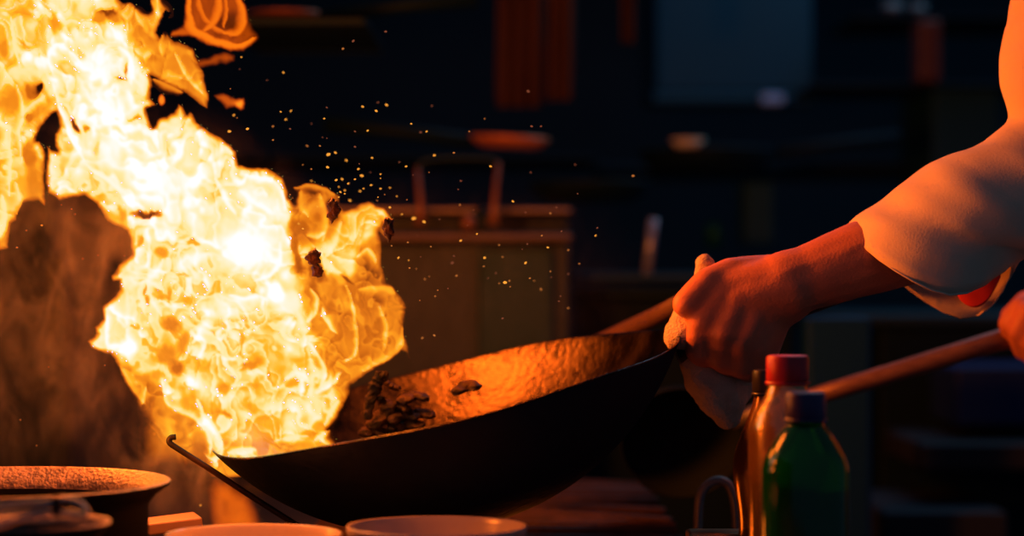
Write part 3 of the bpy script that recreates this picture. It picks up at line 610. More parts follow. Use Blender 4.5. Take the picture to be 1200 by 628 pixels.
bottle('sauce_bottle', 923, -.215, dens([(448,22),(456,24),(466,28),(478,36),(490,41),(502,45),(515,46),(560,46),(620,45),(700,45)]), M_CLEAR,
       (416, 446, 25), M_RED, 'clear sauce bottle with a bright red cap, dark sauce in its lower half', 'red ribbed screw cap', 563)
g, gc, gk, gz = bottle('drink_bottle', 944, -.305, dens([(492,19),(498,22),(505,28),(515,35),(528,43),(538,48),(548,50.5),(560,51),(640,51),(700,50)]), M_GREEN,
       (459, 489, 24), M_NAVY, 'green plastic bottle with a dark navy cap, nearest of the three bottles', 'navy ribbed screw cap', 570)

# ledge, stove
M_STOVE = surf('stove_black', (.010, .010, .012), .6, .2, (.018, .015, .015), 20, .2, 90, spec=.2)
M_GRATE = surf('grate_iron', (.028, .015, .013), .6, .3, (.05, .025, .02), 40, .4, 150, spec=.2)
bm = bmesh.new(); box(bm, (-.62, -.95, -.02), (.12, -.16, CZ), .004); tag(fin('prep_counter', bm, M_DSTEEL, smooth=False), 'dark steel counter edge under the bowls and iron pot', 'counter')
bm = bmesh.new(); box(bm, (.125, -.60, -.02), (.44, -.06, LZ), .003); tag(fin('bottle_shelf', bm, M_DSTEEL, smooth=False), 'steel counter, set lower, carrying the three bottles', 'shelf')
stove = empty('stove', (-.05, .45, 0), 'black cooking range below and behind the wok with ribbed iron top', 'stove')
bm = bmesh.new(); box(bm, (-.75, -.15, -.02), (.12, .93, CZ - .012), .004); fin('stove_body', bm, M_STOVE, stove, smooth=False)
bm = bmesh.new(); ctr = Vector((-.03, .34, CZ))
for ang in [12, 30, 48, 66, 84, 102, 120, 138, 156, -6, -24, -42, -60, -78, -96, -114, -132, -150]:
    pass
fin_dummy = bm.free()
for i, ang in enumerate(range(-40, 60, 9)):
    a = math.radians(ang); bm = bmesh.new()
    p0 = Vector((-.10, .02 + i * .012, CZ + .004)); d = Vector((math.cos(a * .35), math.sin(a * .35), 0))
    p0 = Vector((.0, .16 + i * .062, CZ)); p1 = Vector((.165, .10 + i * .062 + .05 * math.sin(i), CZ + .001))
    tube(bm, [p0 + Vector((-.2, .03, 0)), p0, p1], .006, 8); fin('grate_bar', bm, M_GRATE, stove)
bm = bmesh.new(); bc = (WC.x + .02, .02, 0)
lathe(bm, [(.07, .975), (.115, .975), (.12, .99), (.115, 1.0), (.105, 1.0), (.075, .985), (.07, .975)], bc, 64); fin('burner_ring', bm, M_GRATE, stove)
# hooked handle loop and tray edge near the bottles
bm = bmesh.new(); yl = .12
tube(bm, smoothpts([at(817, 660, yl), at(818, 610, yl), at(821, 580, yl), at(832, 566, yl), at(845, 563, yl), at(856, 572, yl), at(862, 600, yl), at(864, 660, yl)], 6), .0042, 12, flat=1.6)
tag(fin('utensil_hook', bm, M_DSTEEL), 'arched dark metal hook standing left of the brown sauce bottle', 'hook')
M_BRASS = surf('worn_brass', (.55, .28, .12), .3, .8)
bm = bmesh.new(); q = at(846, 640, -.1); box(bm, (q.x - .028, -.10, LZ), (q.x + .02, -.065, q.z + .011), .003); tag(fin('metal_tray', bm, M_BRASS, smooth=False), 'narrow brassy tray edge catching light beneath the arched hook', 'tray')
# ------------------------------------------------------------------ cook
def capsule(bm, a, b, ra, rb, n=14):
    a, b = Vector(a), Vector(b); d = b - a; L = d.length
    if L < 1e-5: d = Vector((0, 0, 1)); L = 1e-5
    t = d.normalized(); u, v = frame_of(t); rings = []
    prof = []
    for i in range(1, 5): an = PI / 2 * i / 5; prof.append((-ra * math.cos(an), ra * math.sin(an)))
    for s in (0, .25, .5, .75, 1): prof.append((L * s, ra * (1 - s) + rb * s))
    for i in range(1, 5): an = PI / 2 * i / 5; prof.append((L + rb * math.sin(an), rb * math.cos(an)))
    p0 = bm.verts.new(a - t * ra); p1 = bm.verts.new(b + t * rb)
    for z, r in prof: rings.append([bm.verts.new(a + t * z + (u * math.cos(2 * PI * k / n) + v * math.sin(2 * PI * k / n)) * r) for k in range(n)])
    for k in range(n):
        k2 = (k + 1) % n; bm.faces.new((p0, rings[0][k2], rings[0][k])); bm.faces.new((p1, rings[-1][k], rings[-1][k2]))
        for r0, r1 in zip(rings, rings[1:]): bm.faces.new((r0[k], r0[k2], r1[k2], r1[k]))
def chain(bm, pts, rads):
    for i in range(len(pts) - 1): capsule(bm, pts[i], pts[i + 1], rads[i], rads[i + 1])
def remeshed(name, bm, vox, smooth_it, mat, parent, noise=None):
    me = bpy.data.meshes.new(name); bmesh.ops.recalc_face_normals(bm, faces=bm.faces); bm.to_mesh(me); bm.free()
    t = bpy.data.objects.new('tmp', me); COL.objects.link(t)
    r = t.modifiers.new('r', 'REMESH'); r.mode = 'VOXEL'; r.voxel_size = vox
    s = t.modifiers.new('s', 'SMOOTH'); s.factor = .5; s.iterations = smooth_it
    bpy.context.view_layer.update(); dg = bpy.context.evaluated_depsgraph_get()
    m2 = bpy.data.meshes.new_from_object(t.evaluated_get(dg)); m2.name = name
    bpy.data.objects.remove(t); bpy.data.meshes.remove(me); m2.materials.clear()
    if noise:
        from mathutils import noise as mn
        co = np.empty(len(m2.vertices) * 3); m2.vertices.foreach_get('co', co); co = co.reshape(-1, 3)
        no = np.empty(len(m2.vertices) * 3); m2.vertices.foreach_get('normal', no); no = no.reshape(-1, 3)
        for i in range(len(co)):
            p = Vector(co[i]); k = 0
            for amp, fr in noise: k += amp * mn.noise(p * fr)
            co[i] += no[i] * k
        m2.vertices.foreach_set('co', co.ravel()); m2.update()
    return link(name, m2, mat, parent)
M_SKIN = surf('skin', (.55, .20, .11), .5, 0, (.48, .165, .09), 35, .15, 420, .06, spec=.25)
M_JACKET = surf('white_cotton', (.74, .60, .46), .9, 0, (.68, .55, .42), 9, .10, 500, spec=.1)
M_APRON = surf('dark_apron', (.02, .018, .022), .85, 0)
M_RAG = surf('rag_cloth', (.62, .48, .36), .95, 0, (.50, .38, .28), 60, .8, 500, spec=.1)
person = empty('person', (.78, .16, 0), 'cook in a white jacket, one fist on the wok handle, other hand on a ladle', 'person')
bm = bmesh.new()
A = lambda x, y, d: at(x, y, d)
# near arm
chain(bm, [A(1330,-130,.0), A(1285,60,-.0), A(1262,225,.0)], [.055, .046, .040])
chain(bm, [A(1262,225,.0), A(1130,268,-.002), A(1010,303,-.006), A(945,326,-.008), A(920,332,-.010)], [.040, .037, .034, .029, .029])
# palm and back of the hand
for a, b, ra, rb in [((925,333,-.012),(850,337,-.012),.027,.017),((925,337,-.014),(866,352,-.018),.026,.018),((925,343,-.010),(884,366,-.016),.024,.018),((925,350,-.004),(898,376,-.010),.022,.016),
                     ((918,325,.004),(868,322,.006),.022,.017),((915,340,.002),(872,350,.004),.026,.022)]:
    capsule(bm, A(*a), A(*b), ra, rb)
# fingers, curled round the handle
chain(bm, [A(848,342,-.016), A(822,378,-.022), A(818,410,-.014), A(830,426,.012), A(842,408,.028)], [.0150, .0132, .0120, .0100, .0085])
chain(bm, [A(866,350,-.020), A(848,390,-.025), A(846,420,-.014), A(856,432,.010), A(864,414,.027)], [.0150, .0134, .0120, .0102, .0088])
chain(bm, [A(884,366,-.020), A(869,402,-.024), A(867,428,-.012), A(878,436,.010), A(884,418,.025)], [.0145, .0128, .0114, .0098, .0084])
chain(bm, [A(898,378,-.016), A(888,408,-.018), A(886,428,-.008), A(897,434,.008), A(902,420,.020)], [.0130, .0114, .0100, .0086, .0076])
for a, b, r0, r1 in [((862,352,-.020),(838,392,-.021),.013,.0108),((878,362,-.021),(860,402,-.022),.013,.0110),((892,374,-.018),(879,408,-.019),.012,.0100)]:
    capsule(bm, A(*a), A(*b), r0, r1)
capsule(bm, A(905,362,-.006), A(892,408,-.004), .020, .017)
# thumb over the top
chain(bm, [A(895,322,.004), A(858,322,-.004), A(828,333,-.016), A(804,356,-.022)], [.018, .0160, .0142, .0125])
# far arm and hand on the ladle
chain(bm, [A(1340,-60,.40), A(1400,120,.40), A(1420,250,.38)], [.052, .046, .040])
chain(bm, [A(1420,250,.38), A(1310,330,.33), A(1262,362,.30)], [.040, .032, .028])
chain(bm, [A(1262,362,.30), A(1222,372,.28), A(1212,384,.27)], [.030, .031, .028])
chain(bm, [A(1228,362,.26), A(1198,360,.245), A(1182,378,.25), A(1186,400,.27)], [.014, .012, .0105, .009])
chain(bm, [A(1232,366,.25), A(1206,366,.23), A(1194,388,.235), A(1198,412,.26)], [.014, .012, .011, .009])
chain(bm, [A(1240,376,.25), A(1220,378,.225), A(1208,400,.232), A(1212,422,.26)], [.014, .012, .011, .009])
chain(bm, [A(1250,386,.25), A(1234,392,.23), A(1224,412,.24), A(1226,428,.26)], [.012, .0105, .0095, .008])
chain(bm, [A(1236,358,.29), A(1204,354,.30), A(1184,370,.285)], [.015, .013, .010])
# trunk, neck, head
chain(bm, [(0.800,.19,.95), (0.800,.19,1.20), (0.780,.19,1.42), (0.765,.19,1.50)], [.13, .125, .13, .07])
chain(bm, [tuple(A(1330,-130,.0)), (.78,.10,1.53), (.78,.28,1.53), tuple(A(1340,-60,.40))], [.055, .06, .06, .052])
chain(bm, [(0.765,.19,1.52), (0.740,.19,1.62)], [.055, .052])
chain(bm, [(0.725,.19,1.66), (0.735,.19,1.74)], [.068, .088])
chain(bm, [(0.655,.19,1.69), (0.645,.19,1.67)], [.012, .013])
for s in (-1, 1): chain(bm, [(0.745,.19 + s * .082,1.70), (0.752,.19 + s * .088,1.67)], [.014, .010])
for s in (-1, 1): chain(bm, [(0.800,.19 + s * .09,.95), (0.790,.19 + s * .10,.50), (0.810,.19 + s * .10,.08), (0.750,.19 + s * .10,.045)], [.095, .062, .045, .04])
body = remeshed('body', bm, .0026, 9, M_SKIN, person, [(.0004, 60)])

# hair and chef hat kept simple, above the frame
bm = bmesh.new(); chain(bm, [(0.755,.19,1.755), (0.780,.19,1.72)], [.090, .080]); remeshed('hair', bm, .008, 3, M_CAPB, person)

def loft(name, rings, mat, parent, sub=2, thick=.0016, closed=True, noise=None):
    bm = bmesh.new(); vr = [[bm.verts.new(p) for p in r] for r in rings]; n = len(rings[0])
    for r0, r1 in zip(vr, vr[1:]):
        for k in range(n if closed else n - 1): bm.faces.new((r0[k], r0[(k + 1) % n], r1[(k + 1) % n], r1[k]))
    bmesh.ops.recalc_face_normals(bm, faces=bm.faces)
    bmesh.ops.subdivide_edges(bm, edges=[], cuts=0)
    me = bpy.data.meshes.new(name); bm.to_mesh(me); bm.free()
    t = bpy.data.objects.new('tmp', me); COL.objects.link(t)
    s = t.modifiers.new('s', 'SUBSURF'); s.levels = sub; s.render_levels = sub
    bpy.context.view_layer.update(); dg = bpy.context.evaluated_depsgraph_get()
    m2 = bpy.data.meshes.new_from_object(t.evaluated_get(dg)); m2.name = name
    bpy.data.objects.remove(t); bpy.data.meshes.remove(me); m2.materials.clear()
    if noise:
        for v in m2.vertices: v.co += noise(v.co.copy(), v.normal.copy())
        m2.update()
    o = link(name, m2, mat, parent)
    sd = o.modifiers.new('t', 'SOLIDIFY'); sd.thickness = thick; sd.offset = -1
    return o
from mathutils import noise as MN
def resample(pts, n):
    P = smoothpts(pts + [pts[0]], 6)[:-1]; Pn = np.array(P); d = np.linalg.norm(np.roll(Pn, -1, 0) - Pn, axis=1); cs = np.concatenate([[0], np.cumsum(d)])
    Pc = np.vstack([Pn, Pn[:1]]); return [Vector([np.interp(t, cs, Pc[:, k]) for k in range(3)]) for t in np.linspace(0, cs[-1], n, endpoint=False)]
NR = 28
hem = [(989,263,.008),(996,270,-.012),(1008,284,-.030),(1024,300,-.046),(1062,325,-.064),(1100,344,-.066),(1128,346,-.058),(1160,329,-.040),(1187,307,-.004),(1178,336,.030),(1158,364,.046),(1136,375,.054),(1112,369,.060),(1080,350,.062),(1045,322,.054),(1010,287,.034),(996,271,.024)]
def ring(T, B, w, cy=.0, sq=1.0, bul=(0, 0)):
    out_ = []
    a, b = A(T[0], T[1], cy), A(B[0], B[1], cy); c = (a + b) / 2; h = (a - b) / 2
    for k in range(16):
        t = 2 * PI * k / 16; out_.append(tuple(c + h * math.cos(t) + Vector((0, -w * math.sin(t), 0))))
    return out_
R0 = resample([tuple(A(*p)) for p in hem], NR)
Rs = [R0]
for T, B, w in [((999,254),(1198,304),.068),((1014,245),(1205,302),.071),((1034,232),(1218,303),.073),((1056,209),(1232,308),.075),((1080,190),(1250,310),.076),((1096,186),(1268,305),.073),((1112,180),(1285,298),.071),((1134,171),(1300,280),.072),
                ((1154,157),(1312,255),.070),((1177,144),(1320,205),.050),((1180,134),(1322,180),.046),((1172,112),(1325,135),.064),((1171,88),(1327,100),.066),((1170,65),(1330,70),.066),((1173,42),(1333,40),.067),((1180,18),(1338,8),.068),((1188,-6),(1343,-30),.07),((1200,-50),(1360,-80),.072),((1225,-105),(1360,-140),.06)]:
    Rs.append(resample(ring(T, B, w), NR))
def folds(p, n):
    q = Vector((p.x * 1.0, p.y, p.z)); ax = (p.x * .55 + p.z * .83)
    k = .0058 * MN.noise(Vector((ax * 15 + 41.3, p.y * 9 + 17.7, (p.x * .83 - p.z * .55) * 11 + 8.1))) + .0030 * MN.noise(Vector((ax * 45 + 5.5, p.y * 18 + 9.2, (p.x - p.z) * 16 + 3.3)))
    ed = min(1, max(0, (p - A(987, 262, 0)).length / .05))
    return n * k * ed
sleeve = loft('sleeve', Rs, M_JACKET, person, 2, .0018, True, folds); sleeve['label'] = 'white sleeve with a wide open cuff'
# stitched hem line and red lining
bm = bmesh.new(); H1 = [(R0[i - 1] + 4 * R0[i] + R0[(i + 1) % NR]) / 6 for i in range(NR)]; tube(bm, H1, .0010, 6, closed=True); fin('cuff_hem', bm, M_JACKET, sleeve)
lin = []
for (x0, y0, d0), (x1, y1, d1) in [((1126,352,.050),(1120,340,.046)),((1140,362,.046),(1132,342,.040)),((1154,357,.040),(1148,336,.034)),((1164,343,.032),(1160,328,.026)),((1174,322,.022),(1172,312,.018))]:
    lin.append([A(x0, y0, d0), A((x0 + x1) / 2, (y0 + y1) / 2, (d0 + d1) / 2), A(x1, y1, d1)])
l = loft('cuff_lining', lin, surf('red_cloth', (.55, .02, .03), .8), sleeve, 2, .001, False); l['label'] = 'red lining inside the cuff'
# jacket trunk and far sleeve
JR = []
for z, cx, rx, ry in [(.93,.80,.17,.21),(1.05,.80,.165,.205),(1.18,.79,.16,.20),(1.30,.785,.158,.205),(1.42,.78,.155,.215),(1.50,.78,.13,.20),(1.545,.77,.09,.12),(1.575,.76,.066,.075)]:
    JR.append([Vector((cx + rx * math.cos(2 * PI * k / 20), .19 + ry * math.sin(2 * PI * k / 20), z)) for k in range(20)])
loft('jacket', JR, M_JACKET, person, 2, .003, True, lambda p, n: n * .004 * MN.noise(p * 9))
FS = []
for (x, y, d), r in [((1345,-100,.38),.075),((1350,-40,.41),.074),((1380,60,.41),.070),((1390,160,.40),.066),((1420,235,.39),.064),((1405,290,.37),.060),((1370,320,.35),.058)]:
    FS.append((A(x, y, d), r))
rg = []
for i, (c, r) in enumerate(FS):
    t = (FS[min(i + 1, len(FS) - 1)][0] - FS[max(i - 1, 0)][0]); u, v = frame_of(t)
    rg.append([c + (u * math.cos(2 * PI * k / 16) + v * math.sin(2 * PI * k / 16)) * r for k in range(16)])
loft('sleeve', rg, M_JACKET, person, 2, .002, True, lambda p, n: n * .004 * MN.noise(p * 14))
AR = []
for z, rx, ry in [(1.10,.176,.14),(1.02,.186,.17),(.93,.190,.20),(.75,.192,.21),(.55,.20,.21)]:
    AR.append([Vector((.785 + rx * math.cos(PI * (.62 + .76 * k / 12)), .19 + (ry + .02) * math.sin(PI * (.62 + .76 * k / 12)), z)) for k in range(13)])
loft('apron', AR, M_APRON, person, 2, .002, False)
TR = []
for s in (-1, 1):
    rr = []
    for z, x, dy, r in [(.96,.80,.085,.118),(.75,.79,.10,.10),(.5,.79,.10,.082),(.25,.80,.10,.07),(.09,.81,.10,.062)]:
        rr.append([Vector((x + r * math.cos(2 * PI * k / 14), .19 + s * dy + r * math.sin(2 * PI * k / 14), z)) for k in range(14)])
    loft('trouser_leg', rr, M_APRON, person, 1, .003)
    bm = bmesh.new(); capsule(bm, (0.820, .19 + s * .10, .045), (0.710, .19 + s * .10, .04), .048, .042); remeshed('shoe', bm, .006, 4, M_CAPB, person)

# rag round the handle
bm = bmesh.new()
for a, b, ra, rb in [((800,392,0),(880,374,.0),.0165,.019),((800,392,-.002),(799,391,.004),.017,.016),((826,311,.020),(822,330,.024),.0088,.0085),((822,330,.024),(808,360,.022),.0085,.012),((808,360,.022),(800,388,.008),.012,.015),
                     ((806,404,.004),(826,440,.014),.014,.020),((826,440,.014),(848,468,.018),.020,.021),((820,420,.026),(858,452,.030),.018,.020),((848,468,.018),(852,486,.018),.021,.013),((838,330,.016),(850,350,.020),.012,.014)]:
    capsule(bm, A(*a), A(*b), ra, rb)
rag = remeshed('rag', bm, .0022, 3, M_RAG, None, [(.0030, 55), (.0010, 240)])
tag(rag, 'pale folded rag wrapped round the wok handle under the fist', 'rag')

# wooden spatula leaning out of the wok, and the ladle
M_WOOD = surf('scorched_wood', (.06, .02, .012), .7, 0, (.04, .014, .009), 14, .3, 60, stretch=(3, 12, 12))
sp = empty('spatula', A(735, 386, .10), 'red-brown wooden spatula handle rising behind the far rim to the gripping hand', 'spatula')
bm = bmesh.new(); tube(bm, [A(640,432,.36), A(735,387,.27), A(770,370,.20), A(806,350,.06)], [.0085, .0085, .008, .0075], 14, flat=1.1); fin('spatula_handle', bm, M_WOOD, sp)
bm = bmesh.new(); box(bm, (-.045, -.03, -.002), (.045, .03, .002), .001, Matrix.Rotation(-.35, 3, 'Y')); o = fin('spatula_blade', bm, M_DSTEEL, sp, smooth=False)
for v in o.data.vertices: v.co += A(610, 446, .37)
la = empty('ladle', A(800, 530, .34), 'large dark ladle with a long brown handle held by the cook behind the bottles', 'ladle')
bm = bmesh.new(); P0, P1 = A(1240, 378, .26), A(884, 486, .30)
tube(bm, [P0, P0.lerp(P1, .33), P0.lerp(P1, .66), P1], [.0115, .0105, .0095, .0085], 18)
hd = fin('ladle_handle', bm, surf('worn_handle', (.20, .11, .08), .38, .25, (.14, .07, .05), 18, .2, 80, stretch=(2, 10, 10)), la); hd['label'] = 'brown worn wooden handle'
bm = bmesh.new(); Rl = 70 * 2.32 / FPX; prof = []
for i in range(17): a = PI / 2 * i / 16; prof.append((Rl * math.sin(a), -Rl * .75 * math.cos(a)))
prof += [(Rl * 1.03, .001)] + [((Rl + .002) * math.sin(PI / 2 * (16 - i) / 16), -(Rl * .75 + .002) * math.cos(PI / 2 * (16 - i) / 16)) for i in range(17)]
lm = (Matrix.Rotation(math.radians(8), 3, 'Y') @ Matrix.Rotation(math.radians(112), 3, 'X'))
lathe(bm, prof, A(799, 520, .34), 64, lm); fin('ladle_bowl', bm, surf('dark_ladle_iron', (.006, .010, .016), .9, 0, spec=.05), la)
bm = bmesh.new(); tube(bm, [P1 + Vector((.03, 0, .008)), P1, A(862, 494, .32)], [.011, .011, .009], 14); fin('ferrule', bm, M_DSTEEL, la)
# ------------------------------------------------------------------ kitchen behind
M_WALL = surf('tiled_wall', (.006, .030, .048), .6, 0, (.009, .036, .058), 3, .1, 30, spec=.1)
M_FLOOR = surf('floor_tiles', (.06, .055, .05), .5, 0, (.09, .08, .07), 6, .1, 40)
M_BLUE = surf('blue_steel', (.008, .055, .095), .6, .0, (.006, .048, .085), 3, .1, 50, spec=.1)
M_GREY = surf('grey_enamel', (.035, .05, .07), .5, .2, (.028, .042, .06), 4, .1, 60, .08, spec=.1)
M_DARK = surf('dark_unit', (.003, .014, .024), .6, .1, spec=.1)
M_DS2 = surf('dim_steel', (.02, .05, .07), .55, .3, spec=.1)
M_ST2 = surf('ledge_steel', (.16, .13, .12), .5, .6, spec=.1)
M_COPPER = surf('copper_brown', (.20, .09, .05), .5, .4)
M_CLOTH = surf('brown_cloth', (.07, .035, .025), .9, 0, (.05, .025, .02), 5, spec=.1)
def st(o): o['kind'] = 'structure'; return o
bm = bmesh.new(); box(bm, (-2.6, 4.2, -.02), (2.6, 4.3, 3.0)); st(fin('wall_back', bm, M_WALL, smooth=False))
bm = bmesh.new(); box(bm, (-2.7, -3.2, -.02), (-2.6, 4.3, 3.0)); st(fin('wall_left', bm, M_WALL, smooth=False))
bm = bmesh.new(); box(bm, (-2.7, -3.2, -.12), (2.7, 4.3, -.02)); st(fin('floor', bm, M_FLOOR, smooth=False))
def slab(name, x0, y0, x1, y1, d, depth, mat, label, cat, group=None, bev=.006, parent=None):
    a, b = at(x0, y1, d), at(x1, y0, d); bm = bmesh.new(); box(bm, (a.x, d, a.z), (b.x, d + depth, b.z), bev)
    o = fin(name, bm, mat, parent, smooth=False)
    return tag(o, label, cat, group) if parent is None else o
# steel fryer behind the wok
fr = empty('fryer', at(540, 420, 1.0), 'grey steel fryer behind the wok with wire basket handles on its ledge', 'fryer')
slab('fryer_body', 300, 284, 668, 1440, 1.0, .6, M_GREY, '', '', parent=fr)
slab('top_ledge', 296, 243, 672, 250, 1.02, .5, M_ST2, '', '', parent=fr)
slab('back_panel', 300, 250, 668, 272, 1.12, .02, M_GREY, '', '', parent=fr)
slab('front_ledge', 296, 273, 672, 283, .96, .1, M_ST2, '', '', parent=fr)
for x in (549,):
    bm = bmesh.new(); p = at(x, 261, .98); lathe(bm, [(0, 0), (.009, 0), (.010, .012), (.007, .02), (0, .02)], p, 24, Matrix.Rotation(PI / 2, 3, 'X')); fin('knob', bm, M_COPPER, fr)
bm = bmesh.new(); p = at(566, 260, 1.0); lathe(bm, [(0, 0), (.018, 0), (.018, .02), (0, .024)], p, 24, Matrix.Rotation(PI / 2, 3, 'X')); fin('knob', bm, M_DARK, fr)
for xa in (490,):
    bk = fr
    for x0, x1, ya in ((492, 489, 196), (578, 584, 190)):
        bm = bmesh.new(); tube(bm, [at(x0, 264, .95), at(x0 + 1, 242, .95), at(x1, ya, .95)], [.0085, .0042, .003], 12); fin('basket_upright', bm, M_COPPER, bk)
    bm = bmesh.new(); tube(bm, smoothpts([at(489, 196, .95), at(500, 188, .95), at(535, 185, .95), at(575, 186, .95), at(584, 190, .95)], 5), .002, 10); fin('basket_wire', bm, M_DS2, bk)
slab('fryer_door', 560, 290, 650, 900, .985, .012, M_DS2, '', '', parent=fr)
# hanging pans
def pan(px, py, d, rpx, hpx, mat, label, tilt=0, handle=None, group=None):
    c = at(px, py, d); k = (d + 2) / FPX; R = rpx * k; h = hpx * k; bm = bmesh.new()
    root = empty('frying_pan', c, label, 'pan', group)
    pr = [(0, -h), (R * .7, -h), (R * .9, -h * .6), (R, 0), (R * 1.02, .002), (R * 1.03, -.002), (R * .92, -h * .65), (R * .72, -h - .003), (0, -h - .003)]
    lathe(bm, pr, c, 48, Matrix.Rotation(math.radians(tilt), 3, 'Y')); fin('pan_body', bm, mat, root)
    if handle:
        bm = bmesh.new(); tube(bm, [c + Vector((R * .95 * handle, 0, -.004)), c + Vector(((R + .10) * handle, 0, .01)), c + Vector(((R + .20) * handle, 0, .02))], [.010, .009, .012], 12); fin('pan_handle', bm, M_DARK, root)
    return root
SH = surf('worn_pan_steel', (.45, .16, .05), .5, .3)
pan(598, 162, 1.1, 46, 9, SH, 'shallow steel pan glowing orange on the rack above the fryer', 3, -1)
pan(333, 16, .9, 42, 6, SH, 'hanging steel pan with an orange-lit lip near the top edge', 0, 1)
pan(828, 176, 1.6, 78, 26, M_DARK, 'wide dark pan on the rear shelf with a pale glint on its lip', 0, 1)
tag(pan(690, 214, 1.3, 70, 20, M_DARK, 'dark shallow pan hanging behind the spark trail', 0, None), None)
# rear shelf and hood
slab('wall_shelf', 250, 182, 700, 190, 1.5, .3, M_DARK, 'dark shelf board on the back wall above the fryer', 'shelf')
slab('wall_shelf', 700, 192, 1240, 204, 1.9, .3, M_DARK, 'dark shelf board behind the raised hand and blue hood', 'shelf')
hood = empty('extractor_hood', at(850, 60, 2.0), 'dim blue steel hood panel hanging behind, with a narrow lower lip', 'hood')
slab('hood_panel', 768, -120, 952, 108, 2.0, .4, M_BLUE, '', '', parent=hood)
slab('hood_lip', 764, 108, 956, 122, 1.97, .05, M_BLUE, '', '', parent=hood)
# cloths / aprons hung at the top
for x0, x1, y1, lb in ((582, 636, 126, 'wider brown cloth hanging from the rail, dimly lit orange'), (641, 672, 118, 'narrow brown cloth hanging right beside the wider one'), (728, 745, 50, 'thin reddish strip of cloth hanging left of the blue hood')):
    a, b = at(x0, -90, 1.3), at(x1, y1, 1.3); rows = []
    for j in range(8):
        z = a.z + (b.z - a.z) * j / 7; rows.append([Vector((a.x + (b.x - a.x) * i / 12, 1.3 + .014 * math.sin(i * 1.7 + j * .15), z)) for i in range(13)])
    o = loft('hanging_cloth', rows, M_CLOTH, None, 1, .003, False); tag(o, lb, 'cloth', 'cloths hanging at the back')
bm = bmesh.new(); a, b = at(480, -88, 1.3), at(800, -88, 1.3); tube(bm, [a, b], .008, 12); tag(fin('hanging_rail', bm, M_DS2), 'steel rail carrying the hanging cloths', 'rail')
# cabinets, frames and posts
cab = empty('steel_cabinet', at(740, 420, 1.2), 'low dark cabinet with a grey steel frame behind the wok rim', 'cabinet')
slab('cabinet_body', 682, 350, 930, 720, 1.22, .5, M_DARK, '', '', parent=cab)
slab('frame_rail', 674, 338, 935, 349, 1.19, .04, M_DS2, '', '', parent=cab)
slab('frame_post', 672, 338, 682, 720, 1.19, .04, M_DS2, '', '', parent=cab)
slab('worktop', 672, 321, 1000, 331, 1.12, .6, M_DS2, '', '', parent=cab)
bm = bmesh.new(); tube(bm, [at(758, 321.5, 1.15), at(766, 256, 1.15)], .0065, 14); tag(fin('steel_rod', bm, surf('pale_blue_steel', (.30, .36, .46), .35, .5)), 'upright pale blue-grey rod standing behind the wok handle', 'rod')
slab('grey_canister', 872, 212, 908, 286, 1.6, .1, M_BLUE, 'square blue-grey canister standing behind the wrist', 'canister')
bm = bmesh.new(); tube(bm, [at(836, 288, 1.6), at(836, 262, 1.6)], .012, 12); tag(fin('spice_bottle', bm, M_GREEN), 'small dim green bottle on the rear worktop', 'bottle')
slab('table_leg_post', 945, 372, 1022, 1542, .75, .06, surf('post_paint', (.003, .034, .12), .6, .1, spec=.1), 'pale blue-grey upright post rising behind the green bottle', 'post')
slab('rear_worktop', 905, 368, 1300, 382, 1.3, .4, M_DS2, 'dim steel worktop running behind the forearm', 'worktop')
slab('rear_cabinet', 1030, 382, 1300, 1330, 1.32, .4, M_DARK, 'dark cabinet under the rear worktop', 'cabinet')
slab('lower_shelf', 1080, 520, 1330, 552, 1.0, .3, surf('shelf_grey', (.025, .03, .04), .5, spec=.1), 'dim grey low shelf at the lower right', 'shelf')
slab('storage_box', 1036, 600, 1182, 1480, .9, .3, surf('box_grey', (.02, .03, .045), .6, spec=.1), 'tall dim grey box standing at the bottom right corner', 'box')
slab('blue_crate', 1120, 430, 1240, 500, 1.1, .2, surf('crate_blue', (.012, .03, .12), .5, spec=.1), 'dim blue crate on the shelf below the ladle handle', 'crate')
slab('wall_unit', 1092, 100, 1172, 210, 1.7, .3, M_BLUE, 'grey-blue wall unit behind the cook sleeve', 'cabinet')
slab('red_canister', 1078, 22, 1104, 96, 1.6, .08, surf('red_brown', (.06, .015, .01), .5), 'dull red narrow canister on the upper rear shelf', 'canister')
slab('wall_shelf', 950, 97, 1240, 103, 1.65, .25, M_DARK, 'dark shelf board under the dull red canister', 'shelf')
for i, (x, y, r) in enumerate([(1046, 16, 13), (1076, 16, 11)]):
    bm = bmesh.new(); c = at(x, y, 1.9); k = 3.9 / FPX; lathe(bm, [(0, 0), (r * k * .6, 0), (r * k, r * k * .9), (r * k * 1.02, r * k * .9), (r * k * .62, -.002), (0, -.002)], c, 24)
    tag(fin('steel_cup', bm, surf('pale_steel_%d' % i, (.10, .14, .17), .4, .2)), ('pale steel cup upside near the top edge', 'second pale cup right of the other pale steel cup')[i], 'cup')
slab('wall_post', 62, 300, 76, 1450, .95, .05, M_DARK, 'dark upright post in the haze left of the fire', 'post')
slab('side_panel', -160, 190, 62, 1450, .96, .05, M_DARK, 'dark panel wall of the range left of the upright post', 'panel')

